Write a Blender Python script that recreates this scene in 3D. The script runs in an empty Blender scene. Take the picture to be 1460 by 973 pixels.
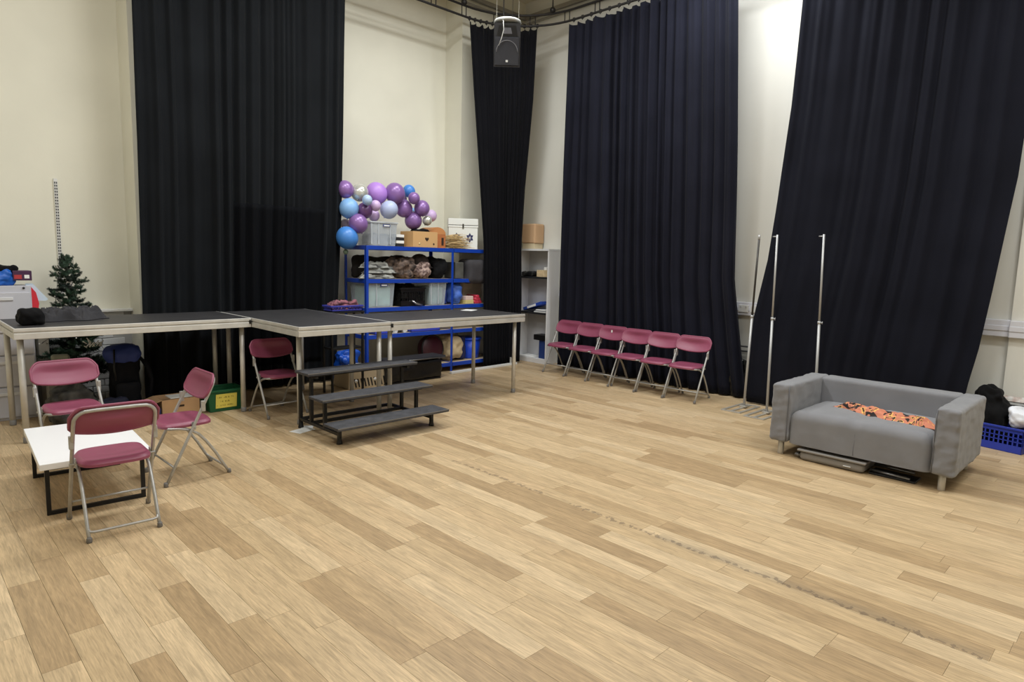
import bpy, bmesh, math, random
from mathutils import Vector, Matrix, noise
PI = math.pi
SC = bpy.context.scene
COL = SC.collection
random.seed(7)

# ------------------------------------------------------------------ camera
cam_d = bpy.data.cameras.new('camera'); cam = bpy.data.objects.new('camera', cam_d); COL.objects.link(cam)
R_ = Vector((0.7143139, -0.69938385, 0.02485707)); U_ = Vector((0.0700244, 0.10676971, 0.99181491)); F_ = Vector((0.69631332, 0.70672658, -0.12524102))
m = Matrix((R_, U_, -F_)).transposed().to_4x4(); m.translation = Vector((0, 0, 1.696))
cam.matrix_world = m
cam_d.sensor_width = 36.0; cam_d.lens = 22.795; cam_d.clip_start = 0.05; cam_d.clip_end = 60
SC.camera = cam
# ------------------------------------------------------------------ world, colour, lamps
w = bpy.data.worlds.new('world'); SC.world = w; w.use_nodes = True
w.node_tree.nodes['Background'].inputs[0].default_value = (0.9, 0.92, 1, 1)
w.node_tree.nodes['Background'].inputs[1].default_value = 0.3
SC.view_settings.view_transform = 'Standard'; SC.view_settings.look = 'None'
SC.view_settings.exposure = -0.5; SC.view_settings.gamma = 1.0; SC.view_settings.use_curve_mapping = False
SC.cycles.use_denoising = True
SC.cycles.max_bounces = 8; SC.cycles.diffuse_bounces = 4; SC.cycles.transparent_max_bounces = 12

def area(x, y, z, sx, sy, power, color=(1, 0.97, 0.92), rot=(0, 0, 0)):
    d = bpy.data.lights.new('ceiling_lamp', 'AREA'); d.shape = 'RECTANGLE'; d.size = sx; d.size_y = sy
    d.energy = power; d.color = color
    o = bpy.data.objects.new('ceiling_lamp', d); o.location = (x, y, z); o.rotation_euler = rot; COL.objects.link(o)
WHITE = (0.95, 0.98, 0.975)
for lx, ly, pw in ((0.3, -1.2, 20), (3.3, -1.2, 80), (0.3, 2.0, 45), (3.3, 2.0, 125), (0.3, 5.2, 125), (3.3, 5.4, 145)):
    area(lx, ly, 5.55, 1.5, 0.5, pw, WHITE)
area(5.4, 0.2, 5.55, 0.5, 1.5, 165, WHITE)
area(6.85, 3.75, 5.45, 0.5, 1.5, 112, (0.93, 0.97, 1.0))
area(5.5, 6.0, 5.6, 1.5, 0.5, 120, WHITE)

# ------------------------------------------------------------------ materials
def lin(c):
    return tuple((v / 255 / 12.92) if v / 255 <= 0.04045 else (((v / 255) + 0.055) / 1.055) ** 2.4 for v in c)
MATS = {}
def mat(name, rgb, rough=0.6, metal=0.0, var=0.0, vscale=6.0, bump=0.0, bscale=60.0, sheen=0.0, alpha=1.0, stretch=(1, 1, 1), spec=None, rgb2=None, objcol=False):
    if name in MATS: return MATS[name]
    M = bpy.data.materials.new(name); M.use_nodes = True; MATS[name] = M
    nt = M.node_tree; N = nt.nodes; L = nt.links; P = N['Principled BSDF']
    c = (*lin(rgb), 1)
    P.inputs['Base Color'].default_value = c; P.inputs['Roughness'].default_value = rough; P.inputs['Metallic'].default_value = metal
    if spec is not None: P.inputs['Specular IOR Level'].default_value = spec
    if sheen: P.inputs['Sheen Weight'].default_value = sheen; P.inputs['Sheen Roughness'].default_value = 0.5
    tc = N.new('ShaderNodeTexCoord'); mp = N.new('ShaderNodeMapping'); mp.inputs['Scale'].default_value = stretch
    L.new(tc.outputs['Object'], mp.inputs[0])
    if var:
        n = N.new('ShaderNodeTexNoise'); n.inputs['Scale'].default_value = vscale; n.inputs['Detail'].default_value = 4
        L.new(mp.outputs[0], n.inputs['Vector'])
        mx = N.new('ShaderNodeMix'); mx.data_type = 'RGBA'
        cr = N.new('ShaderNodeMapRange'); cr.inputs[1].default_value = 0.35; cr.inputs[2].default_value = 0.65
        L.new(n.outputs[0], cr.inputs[0]); L.new(cr.outputs[0], mx.inputs[0])
        if rgb2: a, b = (*lin(rgb), 1), (*lin(rgb2), 1)
        else: a, b = tuple(v * (1 - var) for v in c[:3]) + (1,), tuple(min(1, v * (1 + var)) for v in c[:3]) + (1,)
        mx.inputs[6].default_value = a; mx.inputs[7].default_value = b
        L.new(mx.outputs[2], P.inputs['Base Color'])
    if bump:
        n2 = N.new('ShaderNodeTexNoise'); n2.inputs['Scale'].default_value = bscale; n2.inputs['Detail'].default_value = 5
        L.new(mp.outputs[0], n2.inputs['Vector'])
        b = N.new('ShaderNodeBump'); b.inputs['Strength'].default_value = bump; b.inputs['Distance'].default_value = 0.01
        L.new(n2.outputs[0], b.inputs['Height']); L.new(b.outputs[0], P.inputs['Normal'])
    if alpha < 1: P.inputs['Alpha'].default_value = alpha
    return M

# ------------------------------------------------------------------ mesh builder
class MB:
    def __init__(s): s.v = []; s.f = []; s.sm = []
    def add(s, vs, fs, smooth=False, M=None):
        o = len(s.v)
        if M is not None: vs = [M @ Vector(p) for p in vs]
        s.v += [tuple(p) for p in vs]; s.f += [tuple(i + o for i in f) for f in fs]; s.sm += [smooth] * len(fs); return s
    def box(s, x0, y0, z0, x1, y1, z1, M=None):
        vs = [(x, y, z) for z in (z0, z1) for y in (y0, y1) for x in (x0, x1)]
        return s.add(vs, [(0, 2, 3, 1), (4, 5, 7, 6), (0, 1, 5, 4), (2, 6, 7, 3), (0, 4, 6, 2), (1, 3, 7, 5)], False, M)
    def cbox(s, x0, y0, z0, x1, y1, z1, c=0.004, M=None):
        bm = bmesh.new(); bmesh.ops.create_cube(bm, size=1)
        for v in bm.verts: v.co = Vector(((x0 + x1) / 2 + v.co.x * (x1 - x0), (y0 + y1) / 2 + v.co.y * (y1 - y0), (z0 + z1) / 2 + v.co.z * (z1 - z0)))
        bmesh.ops.bevel(bm, geom=bm.edges[:], offset=c, segments=2, affect='EDGES', profile=0.5)
        bm.verts.index_update()
        s.add([v.co[:] for v in bm.verts], [[v.index for v in f.verts] for f in bm.faces], False, M); bm.free(); return s
    def tube(s, pts, r, n=8, closed=False, caps=True, rs=None):
        pts = [Vector(p) for p in pts]; k = len(pts); vs = []; fs = []
        up = None
        for i, p in enumerate(pts):
            a = pts[i - 1] if (i or closed) else p; b = pts[(i + 1) % k] if (i < k - 1 or closed) else p
            t = (b - a).normalized()
            if up is None: up = t.orthogonal().normalized()
            up = (up - t * up.dot(t))
            up = up.normalized() if up.length > 1e-6 else t.orthogonal().normalized()
            sd = t.cross(up); rr = rs[i] if rs else r
            vs += [p + (up * math.cos(2 * PI * j / n) + sd * math.sin(2 * PI * j / n)) * rr for j in range(n)]
        for i in range(k if closed else k - 1):
            for j in range(n):
                a = i * n + j; b = i * n + (j + 1) % n; c = ((i + 1) % k) * n + (j + 1) % n; d = ((i + 1) % k) * n + j
                fs.append((a, b, c, d))
        s.add(vs, fs, True)
        if caps and not closed:
            o = len(s.v) - k * n
            s.f += [tuple(o + j for j in range(n))[::-1], tuple(o + (k - 1) * n + j for j in range(n))]; s.sm += [False, False]
        return s
    def lathe(s, prof, cx=0, cy=0, n=20, M=None):
        vs = []; fs = []
        for r, z in prof: vs += [(cx + r * math.cos(2 * PI * j / n), cy + r * math.sin(2 * PI * j / n), z) for j in range(n)]
        for i in range(len(prof) - 1):
            for j in range(n): fs.append((i * n + j, i * n + (j + 1) % n, (i + 1) * n + (j + 1) % n, (i + 1) * n + j))
        fs.append(tuple(range(n))[::-1]); fs.append(tuple((len(prof) - 1) * n + j for j in range(n)))
        return s.add(vs, fs, True, M)
    def prism(s, poly, d0, d1, axis='z', M=None):
        n = len(poly)
        def q(a, b, d): return (a, b, d) if axis == 'z' else ((a, d, b) if axis == 'y' else (d, a, b))
        vs = [q(a, b, d0) for a, b in poly] + [q(a, b, d1) for a, b in poly]
        fs = [tuple(range(n))[::-1], tuple(range(n, 2 * n))] + [(i, (i + 1) % n, n + (i + 1) % n, n + i) for i in range(n)]
        return s.add(vs, fs, False, M)
    def grid(s, fn, nu, nv, smooth=True, closed_u=False, flip=False, M=None):
        vs = [fn(i / nu, j / nv) for j in range(nv + 1) for i in range(nu + 1)]
        fs = []
        for j in range(nv):
            for i in range(nu):
                a = j * (nu + 1) + i; q = (a, a + 1, a + nu + 2, a + nu + 1); fs.append(q[::-1] if flip else q)
        return s.add(vs, fs, smooth, M)
    def sphere(s, c, r, n=16, sc=(1, 1, 1), fn=None):
        c = Vector(c); vs = []; fs = []; h = n // 2
        for i in range(h + 1):
            t = PI * i / h
            for j in range(n):
                a = 2 * PI * j / n; d = Vector((math.sin(t) * math.cos(a), math.sin(t) * math.sin(a), math.cos(t)))
                k = fn(d) if fn else 1
                vs.append(c + Vector((d.x * sc[0], d.y * sc[1], d.z * sc[2])) * r * k)
        for i in range(h):
            for j in range(n): fs.append((i * n + j, (i + 1) * n + j, (i + 1) * n + (j + 1) % n, i * n + (j + 1) % n))
        return s.add(vs, fs, True)
    def softbox(s, x0, y0, z0, x1, y1, z1, r=0.04, n=12, amp=0.0, fr=5.0, seed=0, fn=None, M=None):
        bm = bmesh.new(); bmesh.ops.create_cube(bm, size=2); bmesh.ops.subdivide_edges(bm, edges=bm.edges[:], cuts=n, use_grid_fill=True)
        C = Vector(((x0 + x1) / 2, (y0 + y1) / 2, (z0 + z1) / 2)); H = Vector(((x1 - x0) / 2, (y1 - y0) / 2, (z1 - z0) / 2))
        for v in bm.verts:
            c = Vector([math.sin(t * PI / 2) if abs(t) < 1 else t for t in v.co])
            p = Vector([c[i] * H[i] for i in range(3)])
            q = Vector([max(-(H[i] - min(r, H[i])), min(H[i] - min(r, H[i]), p[i])) for i in range(3)])
            d = p - q
            if d.length > 1e-7: p = q + d.normalized() * min(r, max(abs(d.x), abs(d.y), abs(d.z)))
            nd = d.normalized() if d.length > 1e-7 else Vector((0, 0, 0))
            if amp:
                k = noise.noise((C + p) * fr + Vector((seed, seed * 3.1, 0))) * amp + noise.noise((C + p) * fr * 2.7 + Vector((seed, 0, 0))) * amp * 0.4
                p = p + nd * k
            P = C + p
            if fn: P = Vector(fn(P))
            if z0 >= 0 and P.z < z0: P.z = z0
            v.co = P
        bm.verts.index_update()
        s.add([v.co[:] for v in bm.verts], [[v.index for v in f.verts] for f in bm.faces], True, M); bm.free(); return s
    def build(s, name, m, parent=None, loc=None, solid=0):
        me = bpy.data.meshes.new(name); me.from_pydata(s.v, [], s.f); me.polygons.foreach_set('use_smooth', s.sm); me.materials.append(m); me.update()
        o = bpy.data.objects.new(name, me); COL.objects.link(o)
        if parent: o.parent = parent
        if loc: o.location = loc
        if solid:
            k = o.modifiers.new('solid', 'SOLIDIFY'); k.thickness = solid; k.offset = 0
        return o

def tag(o, label=None, cat=None, group=None, kind=None):
    if label: o['label'] = label
    if cat: o['category'] = cat
    if group: o['group'] = group
    if kind: o['kind'] = kind
    return o
def thing(name, label, cat, loc=(0, 0, 0), rz=0, group=None):
    o = bpy.data.objects.new(name, None); COL.objects.link(o); o.location = loc; o.rotation_euler = (0, 0, rz); o.empty_display_size = 0.1
    return tag(o, label, cat, group)
def copy_tree(o, parent=None):
    c = o.copy(); COL.objects.link(c)
    if parent: c.parent = parent
    for ch in list(o.children): copy_tree(ch, c)
    return c
def arc(cx, cy, r, a0, a1, n):
    return [(cx + r * math.cos(a0 + (a1 - a0) * i / n), cy + r * math.sin(a0 + (a1 - a0) * i / n)) for i in range(n + 1)]
def interp(tab, z):
    tab = sorted(tab)
    if z <= tab[0][0]: return tab[0][1:]
    for a, b in zip(tab, tab[1:]):
        if z <= b[0]:
            t = (z - a[0]) / (b[0] - a[0]); return tuple(p + (q - p) * t for p, q in zip(a[1:], b[1:]))
    return tab[-1][1:]
def sn(x, y, z): return noise.noise(Vector((x, y, z)))
def RX(a): return Matrix.Rotation(a, 4, 'X')
def RY(a): return Matrix.Rotation(a, 4, 'Y')
def RZ(a): return Matrix.Rotation(a, 4, 'Z')
def T(x, y, z): return Matrix.Translation((x, y, z))
def empty_struct(name):
    o = bpy.data.objects.new(name, None); COL.objects.link(o); o['kind'] = 'structure'; return o

# shared materials
ALU = mat('aluminium', (205, 203, 198), 0.42, 0.35, var=0.06, vscale=9)
TUBE = mat('grey_tube', (172, 171, 168), 0.4, 0.4, var=0.08, vscale=30)
MAROON = mat('maroon_plastic', (136, 66, 90), 0.42, var=0.05, vscale=5, bump=0.05, bscale=250)
BLACKM = mat('black_metal', (24, 24, 26), 0.45, 0.3)
BLACKC = mat('black_cloth', (17, 17, 19), 0.9, sheen=0.03, bump=0.5, bscale=22, spec=0.15)
GREYC = mat('grey_cloth', (50, 49, 53), 0.9, sheen=0.05, bump=0.3, bscale=30)
BLACKP = mat('black_plastic', (22, 22, 24), 0.3, bump=0.4, bscale=14)
BLUEP = mat('blue_plastic', (40, 58, 160), 0.35)
BLUEM = mat('blue_metal', (16, 62, 168), 0.42)
WHITEP = mat('white_plastic', (216, 216, 214), 0.4)
PAPER = mat('paper', (232, 232, 230), 0.8)
CARD = mat('cardboard', (186, 150, 112), 0.85, var=0.06, vscale=8)

# ------------------------------------------------------------------ floor
def plank_material(name, use_obj):
    M = bpy.data.materials.new(name); M.use_nodes = True; nt = M.node_tree; N = nt.nodes; L = nt.links; P = N['Principled BSDF']
    def math_(op, a, b=None, c=None):
        n = N.new('ShaderNodeMath'); n.operation = op
        for i, q in enumerate((a, b, c)):
            if q is None: continue
            if isinstance(q, (int, float)): n.inputs[i].default_value = q
            else: L.new(q, n.inputs[i])
        return n.outputs[0]
    def mixc(f, a, b, mode='MIX'):
        n = N.new('ShaderNodeMix'); n.data_type = 'RGBA'; n.blend_type = mode
        if isinstance(f, float): n.inputs[0].default_value = f
        else: L.new(f, n.inputs[0])
        for i, q in ((6, a), (7, b)):
            if isinstance(q, tuple): n.inputs[i].default_value = q
            else: L.new(q, n.inputs[i])
        return n.outputs[2]
    if use_obj:
        oi = N.new('ShaderNodeObjectInfo'); col = oi.outputs['Color']; rnd = oi.outputs['Random']
    else:
        at = N.new('ShaderNodeAttribute'); at.attribute_name = 'tone'; col = at.outputs['Color']
        rnd = math_('MULTIPLY', at.outputs['Fac'], 7.0)
    geo = N.new('ShaderNodeNewGeometry'); sep = N.new('ShaderNodeSeparateXYZ'); L.new(geo.outputs['Position'], sep.inputs[0])
    X, Y = sep.outputs[0], sep.outputs[1]
    cmb = N.new('ShaderNodeCombineXYZ')
    L.new(math_('MULTIPLY', X, 120.0), cmb.inputs[0]); L.new(math_('MULTIPLY', Y, 7.0), cmb.inputs[1]); L.new(math_('MULTIPLY', rnd, 40.0), cmb.inputs[2])
    g = N.new('ShaderNodeTexNoise'); g.inputs['Scale'].default_value = 1.0; g.inputs['Detail'].default_value = 6; g.inputs['Roughness'].default_value = 0.65; g.inputs['Distortion'].default_value = 0.6
    L.new(cmb.outputs[0], g.inputs['Vector'])
    mr = N.new('ShaderNodeMapRange'); mr.inputs[1].default_value = 0.3; mr.inputs[2].default_value = 0.7; mr.inputs[3].default_value = 0.68; mr.inputs[4].default_value = 1.2
    L.new(g.outputs[0], mr.inputs[0])
    cmb2 = N.new('ShaderNodeCombineXYZ')
    L.new(math_('MULTIPLY', X, 16.0), cmb2.inputs[0]); L.new(math_('MULTIPLY', Y, 1.8), cmb2.inputs[1]); L.new(math_('MULTIPLY', rnd, 23.0), cmb2.inputs[2])
    g2 = N.new('ShaderNodeTexNoise'); g2.inputs['Scale'].default_value = 1.0; g2.inputs['Detail'].default_value = 3; g2.inputs['Distortion'].default_value = 1.2
    L.new(cmb2.outputs[0], g2.inputs['Vector'])
    mr2 = N.new('ShaderNodeMapRange'); mr2.inputs[1].default_value = 0.3; mr2.inputs[2].default_value = 0.7; mr2.inputs[3].default_value = 0.86; mr2.inputs[4].default_value = 1.1
    L.new(g2.outputs[0], mr2.inputs[0])
    f = math_('MULTIPLY', mr.outputs[0], mr2.outputs[0])
    vm = N.new('ShaderNodeVectorMath'); vm.operation = 'SCALE'; L.new(col, vm.inputs[0]); L.new(f, vm.inputs['Scale'])
    # worn scuff line running along the boards
    n3 = N.new('ShaderNodeTexNoise'); n3.inputs['Scale'].default_value = 26.0; n3.inputs['Detail'].default_value = 3; L.new(geo.outputs['Position'], n3.inputs['Vector'])
    n4 = N.new('ShaderNodeTexNoise'); n4.inputs['Scale'].default_value = 2.2; n4.inputs['Detail'].default_value = 2; L.new(geo.outputs['Position'], n4.inputs['Vector'])
    dx = math_('ABSOLUTE', math_('SUBTRACT', X, 3.386))
    core = math_('LESS_THAN', dx, math_('MULTIPLY', math_('SUBTRACT', n3.outputs[0], 0.47), 0.17))
    yr = math_('MULTIPLY', math_('GREATER_THAN', Y, 0.42), math_('LESS_THAN', Y, 4.1))
    gap = math_('SUBTRACT', 1.0, math_('MULTIPLY', math_('GREATER_THAN', Y, 2.82), math_('LESS_THAN', Y, 3.05)))
    msk = math_('MULTIPLY', math_('MULTIPLY', math_('MULTIPLY', core, yr), gap), 0.55)
    halo = math_('MAXIMUM', 0.0, math_('SUBTRACT', 1.0, math_('MULTIPLY', math_('ABSOLUTE', math_('SUBTRACT', X, 3.40)), 14.0)))
    hy = math_('MULTIPLY', math_('MULTIPLY', math_('GREATER_THAN', 2.1, Y), math_('GREATER_THAN', Y, 0.4)), math_('MULTIPLY', halo, math_('MULTIPLY', n4.outputs[0], 0.75)))
    c1 = mixc(hy, vm.outputs[0], (0.14, 0.125, 0.10, 1))
    c2 = mixc(msk, c1, (0.12, 0.085, 0.06, 1))
    L.new(c2, P.inputs['Base Color'])
    P.inputs['Roughness'].default_value = 0.42; P.inputs['Specular IOR Level'].default_value = 0.35
    b = N.new('ShaderNodeBump'); b.inputs['Strength'].default_value = 0.12; b.inputs['Distance'].default_value = 0.002; L.new(g.outputs[0], b.inputs['Height']); L.new(b.outputs[0], P.inputs['Normal'])
    return M
PLK = plank_material('oak_plank', True); PLF = plank_material('oak_plank_field', False)
floor = empty_struct('floor')
MB().box(-3.2, -4.2, -0.2, 8.6, 8.8, -0.012).build('subfloor', mat('subfloor', (90, 75, 55), 0.9), floor)
PW, PL = 0.1365, 0.914
TONES = [lin(c) for c in ((199, 175, 140), (195, 170, 134), (187, 162, 126), (192, 167, 131), (179, 153, 117), (190, 164, 128), (170, 144, 109))]
WT = [3, 4, 4, 4, 4, 4, 3]
JOINT = {-1: 3.258, 0: 3.758, 1: 3.09, 2: 3.42, 3: 3.79, 6: 3.93, 7: 3.035, 9: 2.69, 10: 3.04, 12: 3.23, 13: 2.835, 14: 3.39, 17: 2.755, 18: 2.34, 19: 2.53, 21: 1.26, 22: 3.08}
DARK = [(17, 2.3), (18, 2.8), (21, 1.7), (-1, 3.6), (2, 3.0), (6, 2.6), (14, 3.7), (24, 0.9), (0, 2.6)]
LITE = [(18, 1.9), (0, 3.3), (3, 3.3), (7, 3.3), (13, 2.5), (22, 0.8), (9, 2.4), (17, 3.3)]
cand = []
for row in range(-28, 56):
    x0 = 0.641 + row * PW
    if x0 < -3.2 or x0 > 7.99: continue
    y = JOINT.get(row, random.uniform(0, PL)); y -= PL * math.ceil((y + 4.2) / PL)
    while y < 8.4:
        tone = random.choices(TONES, WT)[0]; ymid = y + PL / 2
        for r_, yy in DARK:
            if r_ == row and abs(yy - ymid) < PL / 2: tone = TONES[6]
        for r_, yy in LITE:
            if r_ == row and abs(yy - ymid) < PL / 2: tone = TONES[0]
        v = Vector((x0 + PW / 2, ymid, -1.696)); d = v.dot(F_)
        px = 730 + 924.5 * v.dot(R_) / d if d > 0.3 else -9e9; py = 486 - 924.5 * v.dot(U_) / d if d > 0.3 else 9e9
        vis = -150 < px < 1610 and py < 1150 and x0 + PW < 7.98 and y + PL < 8.38
        cand.append((0 if vis else 1, d if d > 0.3 else 99, x0, y, tone)); y += PL
cand.sort(key=lambda c: c[:2])
pm = MB(); g = 0.0003; pm.box(g, g, -0.012, PW - g, PL - g, -0.0006); pm.v = pm.v[:4] + [(g + 0.0004, g + 0.0004, 0), (PW - g - 0.0004, g + 0.0004, 0), (g + 0.0004, PL - g - 0.0004, 0), (PW - g - 0.0004, PL - g - 0.0004, 0)]
plank0 = None; fieldv = MB(); tones = []
for i, (vz, d, x0, y0, tone) in enumerate(cand):
    if i < 300 and vz == 0:
        if plank0 is None: o = plank0 = pm.build('plank', PLK, floor)
        else: o = plank0.copy(); COL.objects.link(o)
        o.location = (x0, y0, 0); o.color = (*tone, 1)
    else:
        fieldv.box(x0 + g, y0 + g, -0.012, min(x0 + PW, 8.3) - g, min(y0 + PL, 8.45) - g, -0.0004); tones.append(tone)
fo = fieldv.build('plank_field', PLF, floor); fo['kind'] = 'stuff'
ca = fo.data.color_attributes.new('tone', 'FLOAT_COLOR', 'CORNER')
buf = []
for tn in tones: buf += list((*tn, 1)) * 24
ca.data.foreach_set('color', buf)

# ------------------------------------------------------------------ room shell
WALL = mat('cream_wall_paint', (222, 219, 204), 0.75, var=0.035, vscale=1.3, bump=0.06, bscale=40)
WALLR = mat('off_white_wall_paint', (216, 214, 206), 0.75, var=0.03, vscale=1.1, bump=0.06, bscale=40)
BRICKW = mat('white_painted_brick', (205, 206, 208), 0.6, var=0.06, vscale=4, bump=0.2, bscale=50)
wb = empty_struct('wall_back')
b = MB()
b.box(-3.2, 8.4, -0.01, 8.2, 8.6, 5.9)
b.build('alcove_wall', WALL, wb)
MB().box(-3.2, 8.18, 0, 0.62, 8.4, 5.9).build('pier', WALL, wb)
MB().box(2.09, 8.0, 0, 4.05, 8.4, 5.9).build('pier', WALL, wb)
MB().box(6.66, 8.0, 0, 8.2, 8.4, 5.9).build('pier', WALL, wb)
MB().cbox(0.62, 8.3, 1.0, 2.09, 8.4, 1.03, 0.006).build('ledge', WHITEP, wb)
# painted brick dado below the ledge: single bricks
MB().box(0.62, 8.385, 0.0, 2.09, 8.4, 1.0).build('mortar_bed', mat('grey_mortar', (170, 170, 170), 0.9), wb)
bk = MB().cbox(0, 0, 0, 0.222, 0.02, 0.068, 0.004); br0 = None
for r in range(13):
    xo = 0.63 - (0.115 if r % 2 else 0.0)
    for c in range(7):
        x = xo + c * 0.232
        if x < 0.62 or x + 0.222 > 2.09: continue
        if br0 is None: br0 = o = bk.build('brick', BRICKW, wb)
        else: o = br0.copy(); COL.objects.link(o)
        o.location = (x, 8.372 + random.uniform(-0.002, 0.001), 0.01 + r * 0.077)
wr = empty_struct('wall_right')
MB().box(8.0, -4.2, -0.01, 8.2, 8.0, 5.9).build('wall_face', WALLR, wr)
MB().box(7.93, -4.2, 0, 8.0, 1.09, 5.9).build('pier', WALLR, wr)
tag(MB().box(-3.2, -4.2, -0.01, -3.0, 8.6, 5.9).build('wall_left', WALL), kind='structure')
tag(MB().box(-3.2, -4.4, -0.01, 8.2, -4.2, 5.9).build('wall_front', WALL), kind='structure')
tag(MB().box(-3.2, -4.4, 5.88, 8.2, 8.6, 6.0).build('ceiling', mat('ceiling_paint', (226, 220, 204), 0.85)), kind='structure')
# grey steel channel that runs round the room just under the ceiling
CH = mat('grey_channel', (150, 146, 138), 0.5, 0.3)
t1 = tag(MB().cbox(-3.0, 7.93, 5.6, 7.98, 7.99, 5.66, 0.008).cbox(-3.0, 7.955, 5.52, 7.98, 7.985, 5.55, 0.006).build('trim_1', CH), kind='structure')
t2 = tag(MB().cbox(7.93, -4.2, 5.6, 7.99, 7.92, 5.66, 0.008).cbox(7.955, -4.2, 5.52, 7.985, 7.92, 5.55, 0.006).build('trim_2', CH), kind='structure')
# dado trunking with sockets on the right wall
tk = empty_struct('trim_3')
TR = mat('trunking_white', (208, 208, 216), 0.45)
MB().cbox(7.88, -4.2, 1.055, 7.93, 1.092, 1.222, 0.006).cbox(7.872, -4.2, 1.115, 7.885, 1.092, 1.165, 0.004).build('trunking', TR, tk)
MB().cbox(7.94, 1.09, 1.055, 8.0, 7.0, 1.222, 0.006).cbox(7.932, 1.09, 1.115, 7.945, 7.0, 1.165, 0.004).build('trunking', TR, tk)
for yy in (4.0, 3.84, 3.68):
    s_ = MB().cbox(7.925, yy - 0.068, 1.095, 7.94, yy + 0.068, 1.19, 0.005).build('socket_plate', WHITEP, tk)
    k_ = MB()
    for dy in (-0.033, 0.033):
        k_.cbox(7.918, yy + dy - 0.008, 1.155, 7.926, yy + dy + 0.008, 1.178, 0.002)
    k_.build('socket_switch', mat('switch_grey', (190, 190, 192), 0.4), s_)
tag(MB().cbox(7.88, 1.09, 0.4, 7.99, 1.32, 0.43, 0.006).cbox(7.88, -2.0, 0.4, 7.93, 1.09, 0.43, 0.006).build('trim_4', WHITEP), kind='structure')

# slotted shelving upright screwed to the back wall
st = thing('shelf_upright', 'slim slotted white metal shelf upright fixed to the bare cream wall above the christmas tree', 'shelf bracket', (1.44, 8.39, 0))
MB().box(-0.017, -0.012, 1.2, 0.017, 0.01, 2.42).build('channel', WHITEP, st)
sl = MB()
for i in range(38):
    for sx in (-0.008, 0.008): sl.box(sx - 0.005, -0.0135, 1.22 + i * 0.031, sx + 0.005, -0.0115, 1.24 + i * 0.031)
sl.build('slots', mat('slot_dark', (60, 60, 62), 0.8), st)

# ------------------------------------------------------------------ curtains
def cloth_mat(name, rgb, sheen=0.25): return mat(name, rgb, 0.82, sheen=sheen, var=0.12, vscale=2.0, bump=0.12, bscale=160, spec=0.06)
def curtain(label, matr, EL, ER, folds, amp, seed, ztop, zbot, nrm=(0, -1), mid=None, hooks=(), du=420, nv=44, scallop=0.03, flare=0.0, sub=None):
    root = thing('curtain', label, 'curtain', ((EL[0][1] + ER[0][1]) / 2, (EL[0][2] + ER[0][2]) / 2, 0), group='black stage curtains hung round the room')
    LX, LY = root.location.x, root.location.y
    rr = random.Random(seed); ph = [rr.uniform(0, 6.28) for _ in range(8)]
    def warp(u, z):
        return u + 0.018 * math.sin(u * 9 + ph[0]) + 0.011 * math.sin(u * 23 + ph[1]) + 0.012 * sn(u * 3, z * 0.35, seed)
    def pt(u, z, off=0.0):
        a = Vector(interp(EL, z)); c = Vector(interp(ER, z))
        p = a.lerp(c, u)
        if mid:
            mm = Vector(interp(mid, z)); p = a * (1 - u) ** 2 + mm * 2 * u * (1 - u) + c * u * u
            tg = (mm - a) * (1 - u) + (c - mm) * u
        else: tg = c - a
        n = Vector((tg.y, -tg.x)).normalized()
        if n.dot(Vector(nrm)) < 0: n = -n
        t = warp(u, z) * folds * 2 * PI
        hz = (z - zbot) / (ztop - zbot)
        am = amp * (0.75 + 0.4 * sn(u * folds * 0.5, z * 0.2, seed + 5) + flare * (1 - hz))
        wv = math.sin(t) + 0.35 * math.sin(2.1 * t + ph[2] + z * 0.3) + 0.55 * math.sin(0.37 * t + ph[3] + z * 0.25) + 0.25 * sn(u * folds * 2, z * 0.9, seed + 1)
        q = p + n * (am * wv + off)
        return (q.x - LX, q.y - LY, z)
    def fn(u, v):
        zt = ztop - scallop * abs(math.sin(PI * u * max(1, len(hooks) - 1 if len(hooks) > 1 else folds))) ** 0.7
        zb = zbot + 0.012 * sn(u * 8, 0, seed)
        return pt(u, zb + (zt - zb) * v)
    MB().grid(fn, du, nv).build('cloth', matr, root, solid=0.004)
    MB().grid(lambda u, v: pt(u, zbot + 0.06 + 0.004 * v, 0.004), du, 1).build('hem_seam', matr, root)
    if sub:
        u0, u1, z0, z1 = sub
        MB().grid(lambda u, v: pt(u0 + (u1 - u0) * u, z0 + (z1 - z0) * v, 0.008), 200, 30).build('patch', mat('black_patch', (17, 18, 21), 0.9, spec=0.05), root, solid=0.003)
    return root
C1 = cloth_mat('black_curtain_cloth', (23, 25, 28), 0.02); C3 = cloth_mat('navy_black_curtain_cloth', (27, 28, 38), 0.03); C4 = cloth_mat('dark_navy_curtain_cloth', (22, 23, 31), 0.02); C2 = cloth_mat('deep_black_curtain_cloth', (15, 15, 19), 0.03)
curtain('wide black stage curtain behind the raised staging with a square patch low down', C1,
        [(0, 2.06, 7.87), (1.37, 2.06, 7.82), (2.8, 2.05, 7.7), (5.12, 2.04, 7.62)], [(0, 4.43, 7.85), (1.0, 4.43, 7.81), (2.3, 4.44, 7.7), (5.12, 4.46, 7.62)],
        14, 0.032, 3, 5.12, 0.02, (0, -1), flare=0.3, sub=(0.42, 0.88, 0.3, 2.27))
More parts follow.
